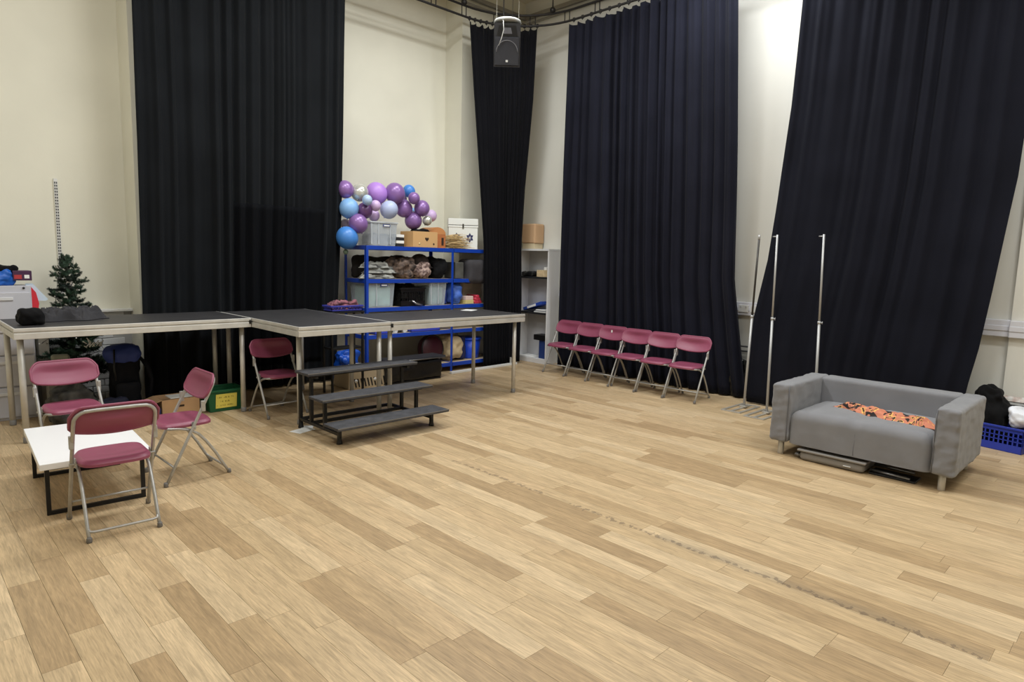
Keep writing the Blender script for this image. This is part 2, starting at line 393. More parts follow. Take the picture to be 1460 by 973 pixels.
curtain('narrow bunched black curtain in the room corner behind the hanging loudspeaker', C2,
        [(0, 6.70, 7.43), (1.9, 6.66, 7.43), (2.95, 6.58, 7.47), (4.26, 6.50, 7.55), (5.12, 6.46, 7.61)],
        [(0, 7.50, 7.42), (1.0, 7.48, 7.38), (1.92, 7.41, 7.35), (2.8, 7.38, 7.28), (4.08, 7.31, 7.10), (5.12, 7.3, 7.05)],
        13, 0.02, 8, 5.13, 0.03, (-0.7, -0.7), mid=[(0, 7.1, 7.44), (2.0, 7.05, 7.44), (5.12, 7.12, 7.58)], hooks=range(12), du=360, scallop=0.045)
curtain('broad navy-black curtain on the right wall behind the row of six folding chairs', C3,
        [(0, 7.82, 6.86), (1.4, 7.74, 6.77), (3.0, 7.6, 6.66), (5.12, 7.52, 6.58)], [(0, 7.80, 3.66), (1.5, 7.72, 3.87), (3.2, 7.6, 3.9), (5.12, 7.54, 4.0)],
        17, 0.038, 13, 5.12, 0.02, (-1, 0), hooks=range(17), scallop=0.035, flare=0.3)
curtain('wide navy-black curtain flaring out behind the grey sofa and the metal poles', C4,
        [(0, 7.62, 3.57), (0.57, 7.6, 3.59), (1.09, 7.6, 3.54), (1.77, 7.6, 3.42), (2.42, 7.6, 3.36), (3.5, 7.6, 3.28), (5.12, 7.54, 3.2)],
        [(0, 7.66, 1.38), (0.54, 7.6, 1.33), (0.93, 7.6, 1.27), (1.48, 7.6, 1.217), (2.13, 7.6, 1.162), (2.58, 7.6, 1.122), (5.12, 7.54, 1.05)],
        10, 0.03, 21, 5.12, 0.02, (-1, 0), flare=-0.4)

# curtain rail (double pipe with spacer rungs) that curves round the corner
rail = thing('curtain_rail', 'black double curtain rail curving round the corner near the ceiling', 'curtain rail', (7.0, 7.0, 5.1))
path = [(-3.0 + i * 0.47, 7.6) for i in range(20)] + arc(6.4, 6.5, 1.1, PI / 2, 0, 14)[0:] + [(7.5, 6.2 - i * 0.5) for i in range(20)]
def rp(z): return [(x - 7.0, y - 7.0, z - 5.1) for x, y in path]
RAILM = mat('rail_black', (38, 36, 36), 0.5, 0.3)
MB().tube(rp(5.16), 0.017, 8).build('pipe', RAILM, rail)
MB().tube(rp(5.31), 0.017, 8).build('pipe', RAILM, rail)
import itertools
acc = 0; rungs = []
for (x0, y0), (x1, y1) in zip(path, path[1:]):
    L_ = math.hypot(x1 - x0, y1 - y0)
    while acc < L_:
        t = acc / L_; rungs.append((x0 + (x1 - x0) * t, y0 + (y1 - y0) * t, (x1 - x0) / L_, (y1 - y0) / L_)); acc += 0.55
    acc -= L_
for x, y, tx, ty in rungs:
    k_ = MB()
    for e in (-0.04, 0.04): k_.tube([(x + tx * e - 7, y + ty * e - 7, 0.06), (x + tx * e - 7, y + ty * e - 7, 0.21)], 0.008, 6)
    k_.build('rung', RAILM, rail)
for x, y in ((4.6, 7.6), (6.35, 7.6), (7.42, 6.85), (7.5, 4.9), (7.5, 2.6), (2.2, 7.6)):
    MB().tube([(x - 7, y - 7, 0.24), (x - 7, y - 7, 0.78)], 0.011, 6).sphere((x - 7, y - 7, 0.25), 0.045, 10).build('drop_rod', RAILM, rail)
def rail_hooks(pts):
    for x, y in pts:
        MB().tube([(x - 7, y - 7, 0.075), (x - 7, y - 7, 0.02)], 0.006, 6).cbox(x - 7.012, y - 7.018, 0.035, x - 6.988, y - 6.982, 0.085, 0.003).build('runner', RAILM, rail)
rail_hooks([arc(6.4, 6.5, 1.1, PI / 2 - 0.05, 0.55, 11)[i] for i in range(12)])
rail_hooks([(7.5, 6.5 - 0.16 * i) for i in range(14)])

# ------------------------------------------------------------------ hanging loudspeaker
sp = thing('loudspeaker', 'black two way loudspeaker hanging from the ceiling in the corner', 'speaker', (5.72, 6.02, 4.03), math.atan2(-0.72, -0.69) + PI / 2)
SPM = mat('speaker_black', (34, 34, 38), 0.6, bump=0.2, bscale=200)
body = MB(); poly = [(-0.19, 0), (0.19, 0), (0.19, -0.12), (0.12, -0.3), (-0.12, -0.3), (-0.19, -0.12)]
tilt = RX(math.radians(17)); sp.scale = (0.84, 0.84, 0.84)
body.prism([(x, -y) for x, y in poly][::-1], 0.0, 0.58, 'z', tilt); body.build('cabinet', SPM, sp)
MB().cbox(-0.175, -0.014, 0.02, 0.175, 0.0, 0.4, 0.01, tilt).build('grille', mat('speaker_grille', (40, 40, 46), 0.7, bump=0.6, bscale=300), sp)
MB().add([(0.15 * math.cos(a), -0.016, 0.2 + 0.15 * math.sin(a)) for a in [i * PI / 12 for i in range(13)]] + [(0.158 * math.cos(a), -0.022, 0.2 + 0.158 * math.sin(a)) for a in [i * PI / 12 for i in range(13)]], [(i, i + 1, 14 + i, 13 + i) for i in range(12)], True, tilt).build('grille_ring', mat('ring_grey', (120, 120, 125), 0.4), sp, solid=0.004)
MB().prism([(-0.15, 0.41), (0.15, 0.41), (0.12, 0.55), (-0.12, 0.55)], -0.004, 0.02, 'y', tilt).build('horn_surround', BLACKM, sp)
MB().prism([(-0.07, 0.44), (0.07, 0.44), (0.05, 0.52), (-0.05, 0.52)], -0.01, 0.0, 'y', tilt).build('horn', mat('horn_grey', (92, 92, 98), 0.5), sp)
MB().cbox(-0.016, -0.024, 0.065, 0.016, -0.014, 0.095, 0.003, tilt).build('badge', WHITEP, sp)
MB().lathe([(0.19, 0.585), (0.2, 0.6), (0.19, 0.625), (0.05, 0.64)], 0, -0.03, 24).build('bracket_plate', mat('bracket_grey', (168, 168, 164), 0.5, 0.2), sp)
for x, y, r in ((-0.06, 0.0, 0.009), (0.07, 0.03, 0.004), (0.16, -0.03, 0.004), (-0.16, -0.03, 0.005)):
    MB().tube([(x, y, 0.62), (x, y, 2.19)], r, 6).build('hanging_cable', RAILM if x < 0.1 and x > -0.1 else mat('steel_wire', (170, 168, 160), 0.4, 0.6), sp)
MB().tube([(-0.08, -0.1, 0.62), (-0.06, -0.24, 0.56), (-0.05, -0.22, 0.45), (-0.08, -0.17, 0.35), (-0.12, -0.12, 0.26)], 0.005, 6).build('loose_cable', WHITEP, sp)

# ------------------------------------------------------------------ staging decks
DECK = mat('deck_phenolic', (50, 49, 51), 0.5, var=0.16, vscale=5, bump=0.15, bscale=120)
def deck(label, x0, y0, x1, y1, legs, z=1.016, lock=None):
    t = thing('stage_deck', label, 'stage deck', (x0, y0, 0), group='raised staging decks')
    W, D = x1 - x0, y1 - y0
    MB().cbox(0.012, 0.012, z - 0.02, W - 0.012, D - 0.012, z + 0.001, 0.002).build('deck_board', DECK, t)
    def railx(y, s):  # extruded aluminium edge profile
        m_ = MB(); ya, yb = (y, y + s * 0.045)
        lo, hi = min(ya, yb), max(ya, yb)
        m_.cbox(0, lo, z - 0.03, W, hi, z, 0.003)
        m_.cbox(0, min(ya + s * 0.012, yb), z - 0.045, W, max(ya + s * 0.012, yb), z - 0.028, 0.002)
        m_.cbox(0, lo, z - 0.095, W, hi, z - 0.043, 0.003)
        return m_
    def raily(x, s):
        m_ = MB(); lo, hi = min(x, x + s * 0.045), max(x, x + s * 0.045)
        a, c = min(x + s * 0.012, x + s * 0.045), max(x + s * 0.012, x + s * 0.045)
        m_.cbox(lo, 0.046, z - 0.03, hi, D - 0.046, z, 0.003); m_.cbox(a, 0.046, z - 0.045, c, D - 0.046, z - 0.028, 0.002); m_.cbox(lo, 0.046, z - 0.095, hi, D - 0.046, z - 0.043, 0.003)
        return m_
    railx(0, 1).build('edge_rail', ALU, t); railx(D, -1).build('edge_rail', ALU, t)
    raily(0, 1).build('edge_rail', ALU, t); raily(W, -1).build('edge_rail', ALU, t)
    for x, y in legs:
        l = MB().tube([(x, y, 0.03), (x, y, z - 0.03)], 0.025, 16).build('leg', ALU, t)
        MB().lathe([(0.027, 0.001), (0.028, 0.01), (0.027, 0.05), (0.02, 0.055)], x, y, 16).build('foot', mat('foot_grey', (120, 118, 116), 0.5), l)
    if lock is not None: MB().cbox(lock - 0.012, -0.006, z - 0.06, lock + 0.012, 0.01, z - 0.02, 0.003).build('corner_lock', BLACKM, t)
    return t
deck('raised stage deck at the far left with a black bag and jacket on it', 0.80, 6.74, 2.795, 7.70, [(0.055, 0.12), (1.94, 0.12), (0.055, 0.9), (1.94, 0.9)], lock=1.985)
deck('middle stage deck running back towards the curtain above the black steps', 2.80, 5.68, 3.82, 7.60, [(0.15, 0.31), (0.95, 0.12), (0.06, 1.86), (0.95, 1.86)])
deck('right hand stage deck with a scrap of paper, free end towards the bookcase', 3.825, 5.68, 5.82, 6.64, [(0.06, 0.12), (1.93, 0.12), (0.06, 0.9), (1.93, 0.9)], lock=0.01)

# ------------------------------------------------------------------ black steps
stp = thing('stage_steps', 'black three tread portable steps in front of the middle stage deck', 'steps', (2.80, 4.97, 0))
TREAD = mat('tread_grit', (62, 62, 66), 0.7, var=0.25, vscale=14, bump=0.5, bscale=180)
for z, y in ((0.185, 0.0), (0.39, 0.27), (0.595, 0.54)):
    tr = MB().cbox(0, y, z - 0.025, 1.235, y + 0.27, z, 0.004).build('tread', TREAD, stp)
    MB().box(0.0, y - 0.002, z - 0.008, 1.235, y + 0.006, z + 0.0015).build('nosing', mat('nosing_grey', (120, 120, 122), 0.4, 0.5), tr)
    MB().cbox(0.06, y + 0.1, z - 0.055, 1.175, y + 0.13, z - 0.025, 0.003).build('tread_bearer', BLACKM, tr)
for x in (0.1, 1.135):
    for y, zt in ((0.16, 0.17), (0.42, 0.365), (0.68, 0.57), (0.9, 0.57)):
        MB().cbox(x - 0.016, y - 0.016, 0.04 if y in (0.16, 0.9) else 0.09, x + 0.016, y + 0.016, zt, 0.003).build('leg', BLACKM, stp)
    for y in (0.16, 0.9): MB().lathe([(0.028, 0.0), (0.026, 0.015), (0.018, 0.05), (0.016, 0.07)], x, y, 12).build('rubber_foot', BLACKM, stp)
    MB().cbox(x - 0.015, 0.16, 0.075, x + 0.015, 0.9, 0.105, 0.003).build('side_rail', BLACKM, stp)
    MB().cbox(x - 0.015, 0.56, 0.535, x + 0.015, 0.92, 0.565, 0.003).build('side_rail', BLACKM, stp)
MB().cbox(0.1, 0.665, 0.075, 1.135, 0.695, 0.105, 0.003).build('cross_rail', BLACKM, stp)
MB().cbox(0.1, 0.885, 0.075, 1.135, 0.915, 0.105, 0.003).build('cross_rail', BLACKM, stp)

# ------------------------------------------------------------------ folding chairs
def tubeA_y(z): return 0.22 - 0.5 * z
def make_chair(label, loc, rz, group=None):
    t = thing('folding_chair', label, 'chair', loc, rz, group)
    A = []
    for z in (0.012, 0.2, 0.4, 0.6, 0.675): A.append((-0.222 + 0.012 * z, tubeA_y(z), z))
    for a in range(1, 6):
        th = a / 6 * PI / 2; z = 0.688 + 0.072 * math.sin(th); A.append((-0.214 + 0.075 * (1 - math.cos(th)), tubeA_y(z), z))
    A.append((-0.1, tubeA_y(0.76), 0.76))
    pts = A + [(-x, y, z) for x, y, z in reversed(A)]
    MB().tube(pts, 0.0115, 10).build('front_frame', TUBE, t)
    Bp = []
    prof = [(-0.245, 0.012), (-0.205, 0.08), (-0.15, 0.18), (-0.085, 0.28), (-0.03, 0.345), (0.03, 0.385), (0.1, 0.405), (0.17, 0.412)]
    for y, z in prof: Bp.append((-0.185 + 0.0 * z, y, z))
    pts = Bp + [(-0.12, 0.185, 0.412), (0.12, 0.185, 0.412)] + [(-x, y, z) for x, y, z in reversed(Bp)]
    MB().tube(pts, 0.0105, 10).build('rear_frame', TUBE, t)
    yb = -0.22; zb = 0.055
    MB().tube([(-0.185, -0.208, 0.075), (-0.176, yb - 0.006, zb), (-0.15, yb - 0.008, zb - 0.004), (0.15, yb - 0.008, zb - 0.004), (0.176, yb - 0.006, zb), (0.185, -0.208, 0.075)], 0.008, 8).build('rear_crossbar', TUBE, t)
    MB().tube([(-0.22, tubeA_y(0.13), 0.13), (0.22, tubeA_y(0.13), 0.13)], 0.007, 8).build('front_crossbar', TUBE, t)
    for sx in (-1, 1):
        MB().lathe([(0.014, 0.0), (0.016, 0.006), (0.015, 0.03), (0.012, 0.034)], sx * 0.222, 0.218, 12).build('foot_cap', mat('foot_cap', (110, 106, 102), 0.6), t)
        MB().lathe([(0.014, 0.0), (0.016, 0.006), (0.014, 0.026), (0.012, 0.03)], sx * 0.185, -0.247, 12).build('foot_cap', mat('foot_cap', (110, 106, 102), 0.6), t)
        MB().cbox(sx * 0.212 - 0.012 + sx * 0.01, tubeA_y(0.56) - 0.012, 0.52, sx * 0.212 + 0.012 + sx * 0.01, tubeA_y(0.56) + 0.016, 0.6, 0.004).build('bracket', TUBE, t)
        MB().box(sx * 0.2 - 0.002, -0.01, 0.385, sx * 0.2 + 0.002, 0.02, 0.445).tube([(sx * 0.18, 0.005, 0.41), (sx * 0.232, 0.005, 0.41)], 0.008, 8).build('pivot', TUBE, t)
    # seat: rounded slab, slightly dished, with turned down rim
    def seat_fn(top):
        def fn(u, v):
            th = 2 * PI * u; c, s = math.cos(th), math.sin(th); e = 0.5
            x = 0.193 * math.copysign(abs(c) ** e, c); y = 0.035 + 0.188 * math.copysign(abs(s) ** e, s)
            x *= v; y = 0.035 + (y - 0.035) * v
            z = 0.442 - 0.012 * (1 - min(1, (v / 0.85) ** 2)) - (0.02 * max(0, (v - 0.93) / 0.07) ** 2) + (0.03 * max(0, y - 0.15) * -1.2) + 0.006
            return (x, y, z - (0 if top else 0.014))
        return fn
    sm = MB().grid(seat_fn(True), 40, 12).grid(seat_fn(False), 40, 12, flip=True)
    sm.grid(lambda u, v: tuple(Vector(seat_fn(True)(u, 1)) + Vector((0, 0, -0.016 * v))), 40, 1, flip=True)
    sm.build('seat', MAROON, t)
    # back panel
    def bp(u, v, off):
        s = 2 * u - 1; x = 0.232 * s
        zt = 0.780 - 0.062 * max(0, (abs(s) - 0.68) / 0.32) ** 2.3; zb_ = 0.598 + 0.03 * abs(s) ** 2 + 0.022 * max(0, (abs(s) - 0.85) / 0.15) ** 2
        z = zb_ + (zt - zb_) * v
        y = tubeA_y(z) + 0.017 - 0.034 * (1 - s * s) * min(1, max(0, (0.84 - v) / 0.3)) * (0.45 + 0.55 * min(1, v / 0.3)) + off
        return (x, y, z)
    pb = MB().grid(lambda u, v: bp(u, v, 0.006), 28, 12, flip=False).grid(lambda u, v: bp(u, v, -0.006), 28, 12, flip=True)
    rim = [(i / 28, 0) for i in range(29)] + [(1, j / 12) for j in range(1, 13)] + [(1 - i / 28, 1) for i in range(1, 29)] + [(0, 1 - j / 12) for j in range(1, 12)]
    pb.tube([bp(u, v, 0.0) for u, v in rim], 0.0095, 8, closed=True)
    pb.build('backrest', MAROON, t)
    return t
def chair_copy(src, label, loc, rz, group=None):
    c = copy_tree(src); c['label'] = label; c.location = loc; c.rotation_euler = (0, 0, rz)
    if group: c['group'] = group
    elif 'group' in c: del c['group']
    return c
GT = 'folding chairs round the white coffee table'
chA = make_chair('maroon folding chair seen from behind in front of the white coffee table', (0.985, 4.49, 0), math.radians(-3), GT)
chair_copy(chA, 'maroon folding chair turned sideways at the right of the white coffee table', (1.615, 5.165, 0), math.radians(91), GT)
chair_copy(chA, 'maroon folding chair facing us between the coffee table and the left stage deck', (1.07, 6.16, 0), math.radians(184), GT)
chair_copy(chA, 'maroon folding chair tucked under the middle stage deck beside the black steps', (3.0, 6.6, 0), math.radians(184))
ROW = [(7.24, 4.18, 'nearest the metal poles, at the right end of the row of six'), (7.255, 4.62, 'second from the right end of the row of six'), (7.285, 5.065, 'third from the right in the row of six'),
       (7.335, 5.505, 'third from the left of the six, white mark on back'), (7.38, 5.95, 'second from the left end of the row of six'), (7.42, 6.40, 'nearest the white bookcase, at the left end of the row of six')]
for x, y, d in ROW:
    c_ = chair_copy(chA, 'maroon chair %s' % d, (x, y, 0), math.radians(93), 'row of folding chairs against the black curtain')
    if 'white mark' in d:
        MB().cbox(-0.008, -0.001, -0.017, 0.014, 0.001, 0.017, 0.0006).build('sticker', PAPER, c_, loc=(0.04, tubeA_y(0.71) + 0.0, 0.71))

# ------------------------------------------------------------------ coffee table
ct = thing('coffee_table', 'low white topped coffee table with black metal loop legs', 'table', (0.99, 5.3, 0), math.radians(-3.5))
MB().cbox(-0.31, -0.53, 0.32, 0.31, 0.53, 0.36, 0.003).build('table_top', mat('white_laminate', (236, 236, 238), 0.35), ct)
for y in (-0.44, 0.44):
    l = MB(); a = 0.0125
    l.cbox(-0.28, y - a, 0, -0.28 + 2 * a, y + a, 0.32, 0.002).cbox(0.28 - 2 * a, y - a, 0, 0.28, y + a, 0.32, 0.002)
    l.cbox(-0.28 + 2 * a, y - a, 0, 0.28 - 2 * a, y + a, 2 * a, 0.002).cbox(-0.28 + 2 * a, y - a, 0.32 - 2 * a, 0.28 - 2 * a, y + a, 0.32, 0.002)
    l.build('leg_loop', BLACKM, ct)

# ------------------------------------------------------------------ sofa
SOFA = mat('sofa_grey_fabric', (122, 122, 126), 0.92, sheen=0.25, var=0.05, vscale=5, bump=0.35, bscale=420)
sf = thing('sofa', 'grey fabric two seat sofa with boxy arms and metal feet', 'sofa', (6.2, 1.75, 0))
def pleat(P):  # slack loose-cover wrinkles
    k = 0.010 * sn(P.x * 7, P.y * 7, P.z * 22 + P.y * 6) + 0.005 * sn(P.x * 20 + 5, P.y * 20, P.z * 9)
    return (P.x + k, P.y + k * 0.4, P.z + k * 0.3)
x0, x1, yb0, yb1 = -0.47, 0.46, -0.735, 0.7
MB().softbox(x0, yb1 - 0.165, 0.125, x1, yb1, 0.65, 0.028, 34, 0.006, 14, 1, pleat).build('arm', SOFA, sf)
MB().softbox(x0, yb0, 0.125, x1, yb0 + 0.165, 0.65, 0.028, 34, 0.006, 14, 2, pleat).build('arm', SOFA, sf)
MB().softbox(x1 - 0.2, yb0 + 0.155, 0.125, x1 + 0.002, yb1 - 0.155, 0.648, 0.03, 30, 0.003, 9, 3, lambda P: (P.x - 0.055 * max(0, (0.65 - P.z)) + 0.004 * sn(P.x * 3, P.y * 9, P.z * 4), P.y, P.z)).build('backrest', SOFA, sf)
def seatf(P):
    yy = P.y + 0.0175; z = P.z
    z = max(z, 0.127)
    if P.z > 0.3: z += 0.018 * (1 - min(1, abs(yy) / 0.56) ** 3) - 0.012 * math.exp(-((yy - 0.0) / 0.03) ** 2)
    x = P.x + 0.004 * sn(P.x * 4, P.y * 16, P.z * 5)
    return (x, P.y, z)
MB().softbox(x0 + 0.002, yb0 + 0.16, 0.03, x1 - 0.16, yb1 - 0.16, 0.42, 0.085, 44, 0.003, 7, 4, seatf).build('seat', SOFA, sf)
sm_ = mat('seam_grey', (92, 92, 96), 0.9)
MB().tube([(x0 + 0.003, -0.0175 + 0.003 * math.sin(i), 0.14 + i * 0.03) for i in range(7)] + [(x0 + 0.03, -0.0175, 0.395), (x0 + 0.1, -0.0175, 0.425), (x0 + 0.3, -0.0175, 0.426)], 0.003, 6).build('seam', sm_, sf)
for ys in (yb0 + 0.165, yb1 - 0.165):
    sgn = 1 if ys > 0 else -1
    MB().tube([(x0 - 0.001, ys + sgn * 0.01, 0.14 + i * 0.1) for i in range(5)] + [(x0 + 0.004, ys + sgn * 0.012, 0.632)], 0.004, 6).build('seam', sm_, sf)
FEET = mat('brushed_steel', (186, 182, 174), 0.35, 0.45)
for x, y in ((x0 + 0.07, yb0 + 0.09), (x0 + 0.07, yb1 - 0.09), (x1 - 0.08, yb0 + 0.09), (x1 - 0.08, yb1 - 0.09)):
    MB().lathe([(0.024, 0), (0.026, 0.004), (0.026, 0.13), (0.02, 0.135)], x, y, 20).build('leg', FEET, sf)

# tiger print cloth crumpled on the sofa
TG = bpy.data.materials.new('orange_black_print'); TG.use_nodes = True
_n = TG.node_tree.nodes; _l = TG.node_tree.links
tc = _n.new('ShaderNodeTexCoord'); wv = _n.new('ShaderNodeTexNoise'); wv.inputs['Scale'].default_value = 8; wv.inputs['Detail'].default_value = 1.5; wv.inputs['Distortion'].default_value = 1.8
rp_ = _n.new('ShaderNodeValToRGB'); _l.new(tc.outputs['Object'], wv.inputs['Vector']); _l.new(wv.outputs[0], rp_.inputs[0]); _l.new(rp_.outputs[0], _n['Principled BSDF'].inputs['Base Color'])
rp_.color_ramp.interpolation = 'CONSTANT'
e = rp_.color_ramp.elements; e[0].position = 0; e[0].color = (*lin((34, 26, 24)), 1); e[1].position = 0.44; e[1].color = (*lin((196, 122, 94)), 1)
for p_, c_ in ((0.56, (226, 176, 96)), (0.6, (40, 30, 28)), (0.645, (198, 118, 90))):
    q = e.new(p_); q.color = (*lin(c_), 1)
_n['Principled BSDF'].inputs['Roughness'].default_value = 0.8
def crumple(x0, y0, x1, y1, zb, h, seed, nx=50, ny=50, wid=0.1, folds=1.0, ang=0.0):
    """a heap of cloth: ridged height field over a ragged outline from (x0,y0) to (x1,y1)"""
    a = Vector((x0, y0)); c = Vector((x1, y1)); d = c - a; n = Vector((-d.y, d.x)).normalized()
    def fn(u, v):
        s = 2 * v - 1; wd = wid * (0.75 + 0.5 * sn(u * 4, s, seed)) * math.sin(PI * min(0.97, max(0.03, u))) ** 0.35
        p = a + d * u + n * s * wd + n * 0.03 * sn(u * 3, 3, seed)
        en = (1 - abs(s) ** 2.6) * min(1, 8 * u, 8 * (1 - u))
        r1 = 1 - abs(sn(u * 5 * folds, s * 2.1, seed + 2)) * 2.2; r2 = 1 - abs(sn(u * 11 * folds + 4, s * 4, seed + 9)) * 2
        z = zb + 0.006 + h * en * max(0.1, 0.5 + 0.35 * r1 + 0.18 * r2)
        return (p.x, p.y, z)
    def low(u, v):
        q = fn(u, v); return (q[0], q[1], zb + 0.003)
    m_ = MB().grid(fn, nx, ny); m_.grid(low, nx, ny, flip=True)
    m_.tube([fn(u, v) for u, v in [(i / nx, 0) for i in range(nx + 1)] + [(1, j / ny) for j in range(1, ny + 1)] + [(1 - i / nx, 1) for i in range(1, nx + 1)] + [(0, 1 - j / ny) for j in range(1, ny)]], 0.005, 5, closed=True)
    return m_
tag(crumple(6.22, 2.06, 6.0, 1.2, 0.425, 0.07, 4, 70, 40, 0.125).build('throw', TG), 'orange and black animal print cloth crumpled on the sofa seat', 'cloth')

# things under the sofa
cs = thing('storage_case', 'flat grey plastic case lying under the front of the sofa', 'case', (5.93, 1.9, 0))
CG = mat('case_grey', (128, 124, 120), 0.4)
MB().softbox(-0.2, -0.26, 0.0, 0.19, 0.27, 0.085, 0.035, 14).build('body', CG, cs)
MB().cbox(-0.215, -0.275, 0.08, 0.2, 0.285, 0.1, 0.008).build('rim', CG, cs)
MB().tube([(-0.16, 0.27, 0.03), (-0.16, 0.31, 0.035), (-0.04, 0.31, 0.035), (-0.04, 0.27, 0.03)], 0.012, 8).build('handle', mat('handle_grey', (105, 102, 98), 0.5), cs)
MB().cbox(-0.21, -0.16, 0.035, -0.199, -0.1, 0.042, 0.002, None).build('latch', WHITEP, cs)
fb = thing('folded_stand', 'folded black metal stand lying under the sofa beside the grey case', 'stand', (5.93, 1.45, 0))
MB().tube([(-0.1, 0.17, 0.03), (-0.12, -0.13, 0.025)], 0.014, 8).build('tube', mat('stand_silver', (130, 130, 134), 0.3, 0.8), fb)
MB().tube([(0.02, 0.17, 0.05), (0.0, -0.13, 0.05)], 0.012, 8).build('tube', mat('stand_silver', (130, 130, 134), 0.3, 0.8), fb)
MB().cbox(-0.14, -0.17, 0.0, 0.04, 0.17, 0.018, 0.005).build('base', BLACKM, fb)

# ------------------------------------------------------------------ metal poles on frame bases
def pole(label, x, y, h, lean, dark, knobz):
    t = thing('pole_stand', label, 'pole', (x, y, 0), 0, 'metal poles standing on flat frame bases')
    b_ = MB()
    b_.cbox(-0.34, -0.13, 0, -0.31, 0.11, 0.012, 0.002).cbox(0.16, -0.13, 0, 0.19, 0.11, 0.012, 0.002).cbox(-0.31, -0.13, 0, 0.16, -0.10, 0.012, 0.002).cbox(-0.31, 0.08, 0, 0.16, 0.11, 0.012, 0.002)
    b_.cbox(-0.31, -0.025, 0, 0.16, 0.005, 0.012, 0.002).build('base_frame', FEET, t)
    MB().cbox(-0.04, -0.05, 0.012, 0.04, 0.03, 0.03, 0.003).build('base_socket', FEET, t)
    lx, ly = lean
    def at(z): return (lx * z / h, ly * z / h - 0.01, z)
    PM = mat('pole_steel', (176, 176, 176), 0.4, 0.35)
    MB().tube([at(0.02), at(1.1)], 0.0145, 12).build('lower_tube', PM, t)
    MB().tube([at(1.1), at(h)], 0.0115, 12).build('upper_tube', mat('pole_dark', (70, 68, 66), 0.4, 0.6) if dark else PM, t)
    MB().lathe([(0.018, 1.085), (0.018, 1.115)], lx * 1.1 / h, ly * 1.1 / h - 0.01, 12).build('collar', PM, t)
    if dark: MB().tube([at(h - 0.05), at(h + 0.002)], 0.013, 12).build('tip', PM, t)
    else:
        a = Vector(at(1.1)); MB().tube([a, a + Vector((-0.01, -0.035, 0))], 0.005, 8).tube([a + Vector((-0.01, -0.035, 0.014)), a + Vector((-0.01, -0.035, -0.014))], 0.004, 8).build('thumb_screw', PM, t)
        a = Vector(at(h - 0.02)); MB().tube([a, a + Vector((0.0, 0.05, 0))], 0.006, 8).build('hook', PM, t)
pole('steel pole with a dark upper half, leftmost of the three beside the curtain gap', 7.33, 3.47, 2.04, (-0.04, -0.06), True, 1.1)
pole('bright steel pole standing just left of the grey sofa', 7.24, 3.15, 2.04, (0, 0.03), False, 1.1)
pole('steel pole rising from behind the backrest of the grey sofa', 7.24, 2.62, 2.04, (0, 0.06), False, 1.1)

# ------------------------------------------------------------------ blue racking
def rack(label, x0, x1, y0=7.5, y1=8.05, left_posts=True):
    t = thing('shelving_rack', label, 'shelving', (x0, y0, 0), group='blue metal shelving racks')
    W, D = x1 - x0, y1 - y0
    for x in ((0, W) if left_posts else (W,)):
        for y in (0, D):
            s_ = 1 if x == 0 else -1; q = 1 if y == 0 else -1
            p_ = MB(); xa, xb = sorted((x, x + s_ * 0.04)); ya, yb = sorted((y, y + q * 0.003)); p_.box(xa, ya, 0, xb, yb, 1.83)
            xa, xb = sorted((x, x + s_ * 0.003)); ya, yb = sorted((y, y + q * 0.04)); p_.box(xa, ya, 0, xb, yb, 1.83)
            p_.build('upright', BLUEM, t)
    for z in (0.13, 0.63, 1.0, 1.385, 1.83):
        b_ = MB()
        for y in (0.0, D - 0.02): b_.cbox(0.004, y - 0.002 if y == 0 else y, z - 0.055, W - 0.004, y + 0.02, z, 0.003)
        b_.cbox(0.004, 0.02, z - 0.055, 0.02, D - 0.02, z, 0.003).cbox(W - 0.02, 0.02, z - 0.055, W - 0.004, D - 0.02, z, 0.003)
        b_.build('shelf_beam', BLUEM, t)
        MB().cbox(0.02, 0.018, z - 0.012, W - 0.02, D - 0.02, z - 0.001, 0.002).build('shelf_board', mat('chipboard', (176, 158, 130), 0.85, var=0.1, vscale=40), t)
    return t
rack('blue metal shelving rack in the alcove with balloons along its top', 4.65, 6.14)
rack('blue metal shelving rack partly hidden by the narrow corner curtain', 6.142, 7.15, left_posts=False)

def crate(name, label, x0, y0, z0, W, D, H, matr, rz=0, group=None, cell=0.03, cat='crate'):
    """an open basket with a real lattice of slots in each side"""
    t = thing(name, label, cat, (x0, y0, z0), rz, group)
    th = 0.006
    m_ = MB().box(0, 0, 0, W, D, th)
    def side(L, f):
        m_.box(*f(0, 0, L, H * 0.3)); m_.box(*f(0, H * 0.78, L, H))
        n = max(3, int(L / cell)); rows = max(2, int(H * 0.48 / cell))
        for i in range(n + 1):
            a = L * i / n; m_.box(*f(max(0, a - 0.006), H * 0.3, min(L, a + 0.006), H * 0.78))
        for j in range(1, rows):
            z = H * 0.3 + H * 0.48 * j / rows; m_.box(*f(0, z - 0.004, L, z + 0.004))
    side(W, lambda a, z, b, z2: (a, 0, z, b, th, z2)); side(W, lambda a, z, b, z2: (a, D - th, z, b, D, z2))
    side(D, lambda a, z, b, z2: (0, a, z, th, b, z2)); side(D, lambda a, z, b, z2: (W - th, a, z, W, b, z2))
    m_.build('body', matr, t)
    MB().cbox(-0.012, -0.012, H - 0.02, W + 0.012, 0.008, H, 0.003).cbox(-0.012, D - 0.008, H - 0.02, W + 0.012, D + 0.012, H, 0.003).cbox(-0.012, 0.008, H - 0.02, 0.008, D - 0.008, H, 0.003).cbox(W - 0.008, 0.008, H - 0.02, W + 0.012, D - 0.008, H, 0.003).build('rim', matr, t)
    return t
CLEAR = mat('clear_plastic', (205, 214, 224), 0.25, alpha=0.3)
CLEARR = mat('clear_plastic_rim', (200, 206, 212), 0.3, alpha=0.75)
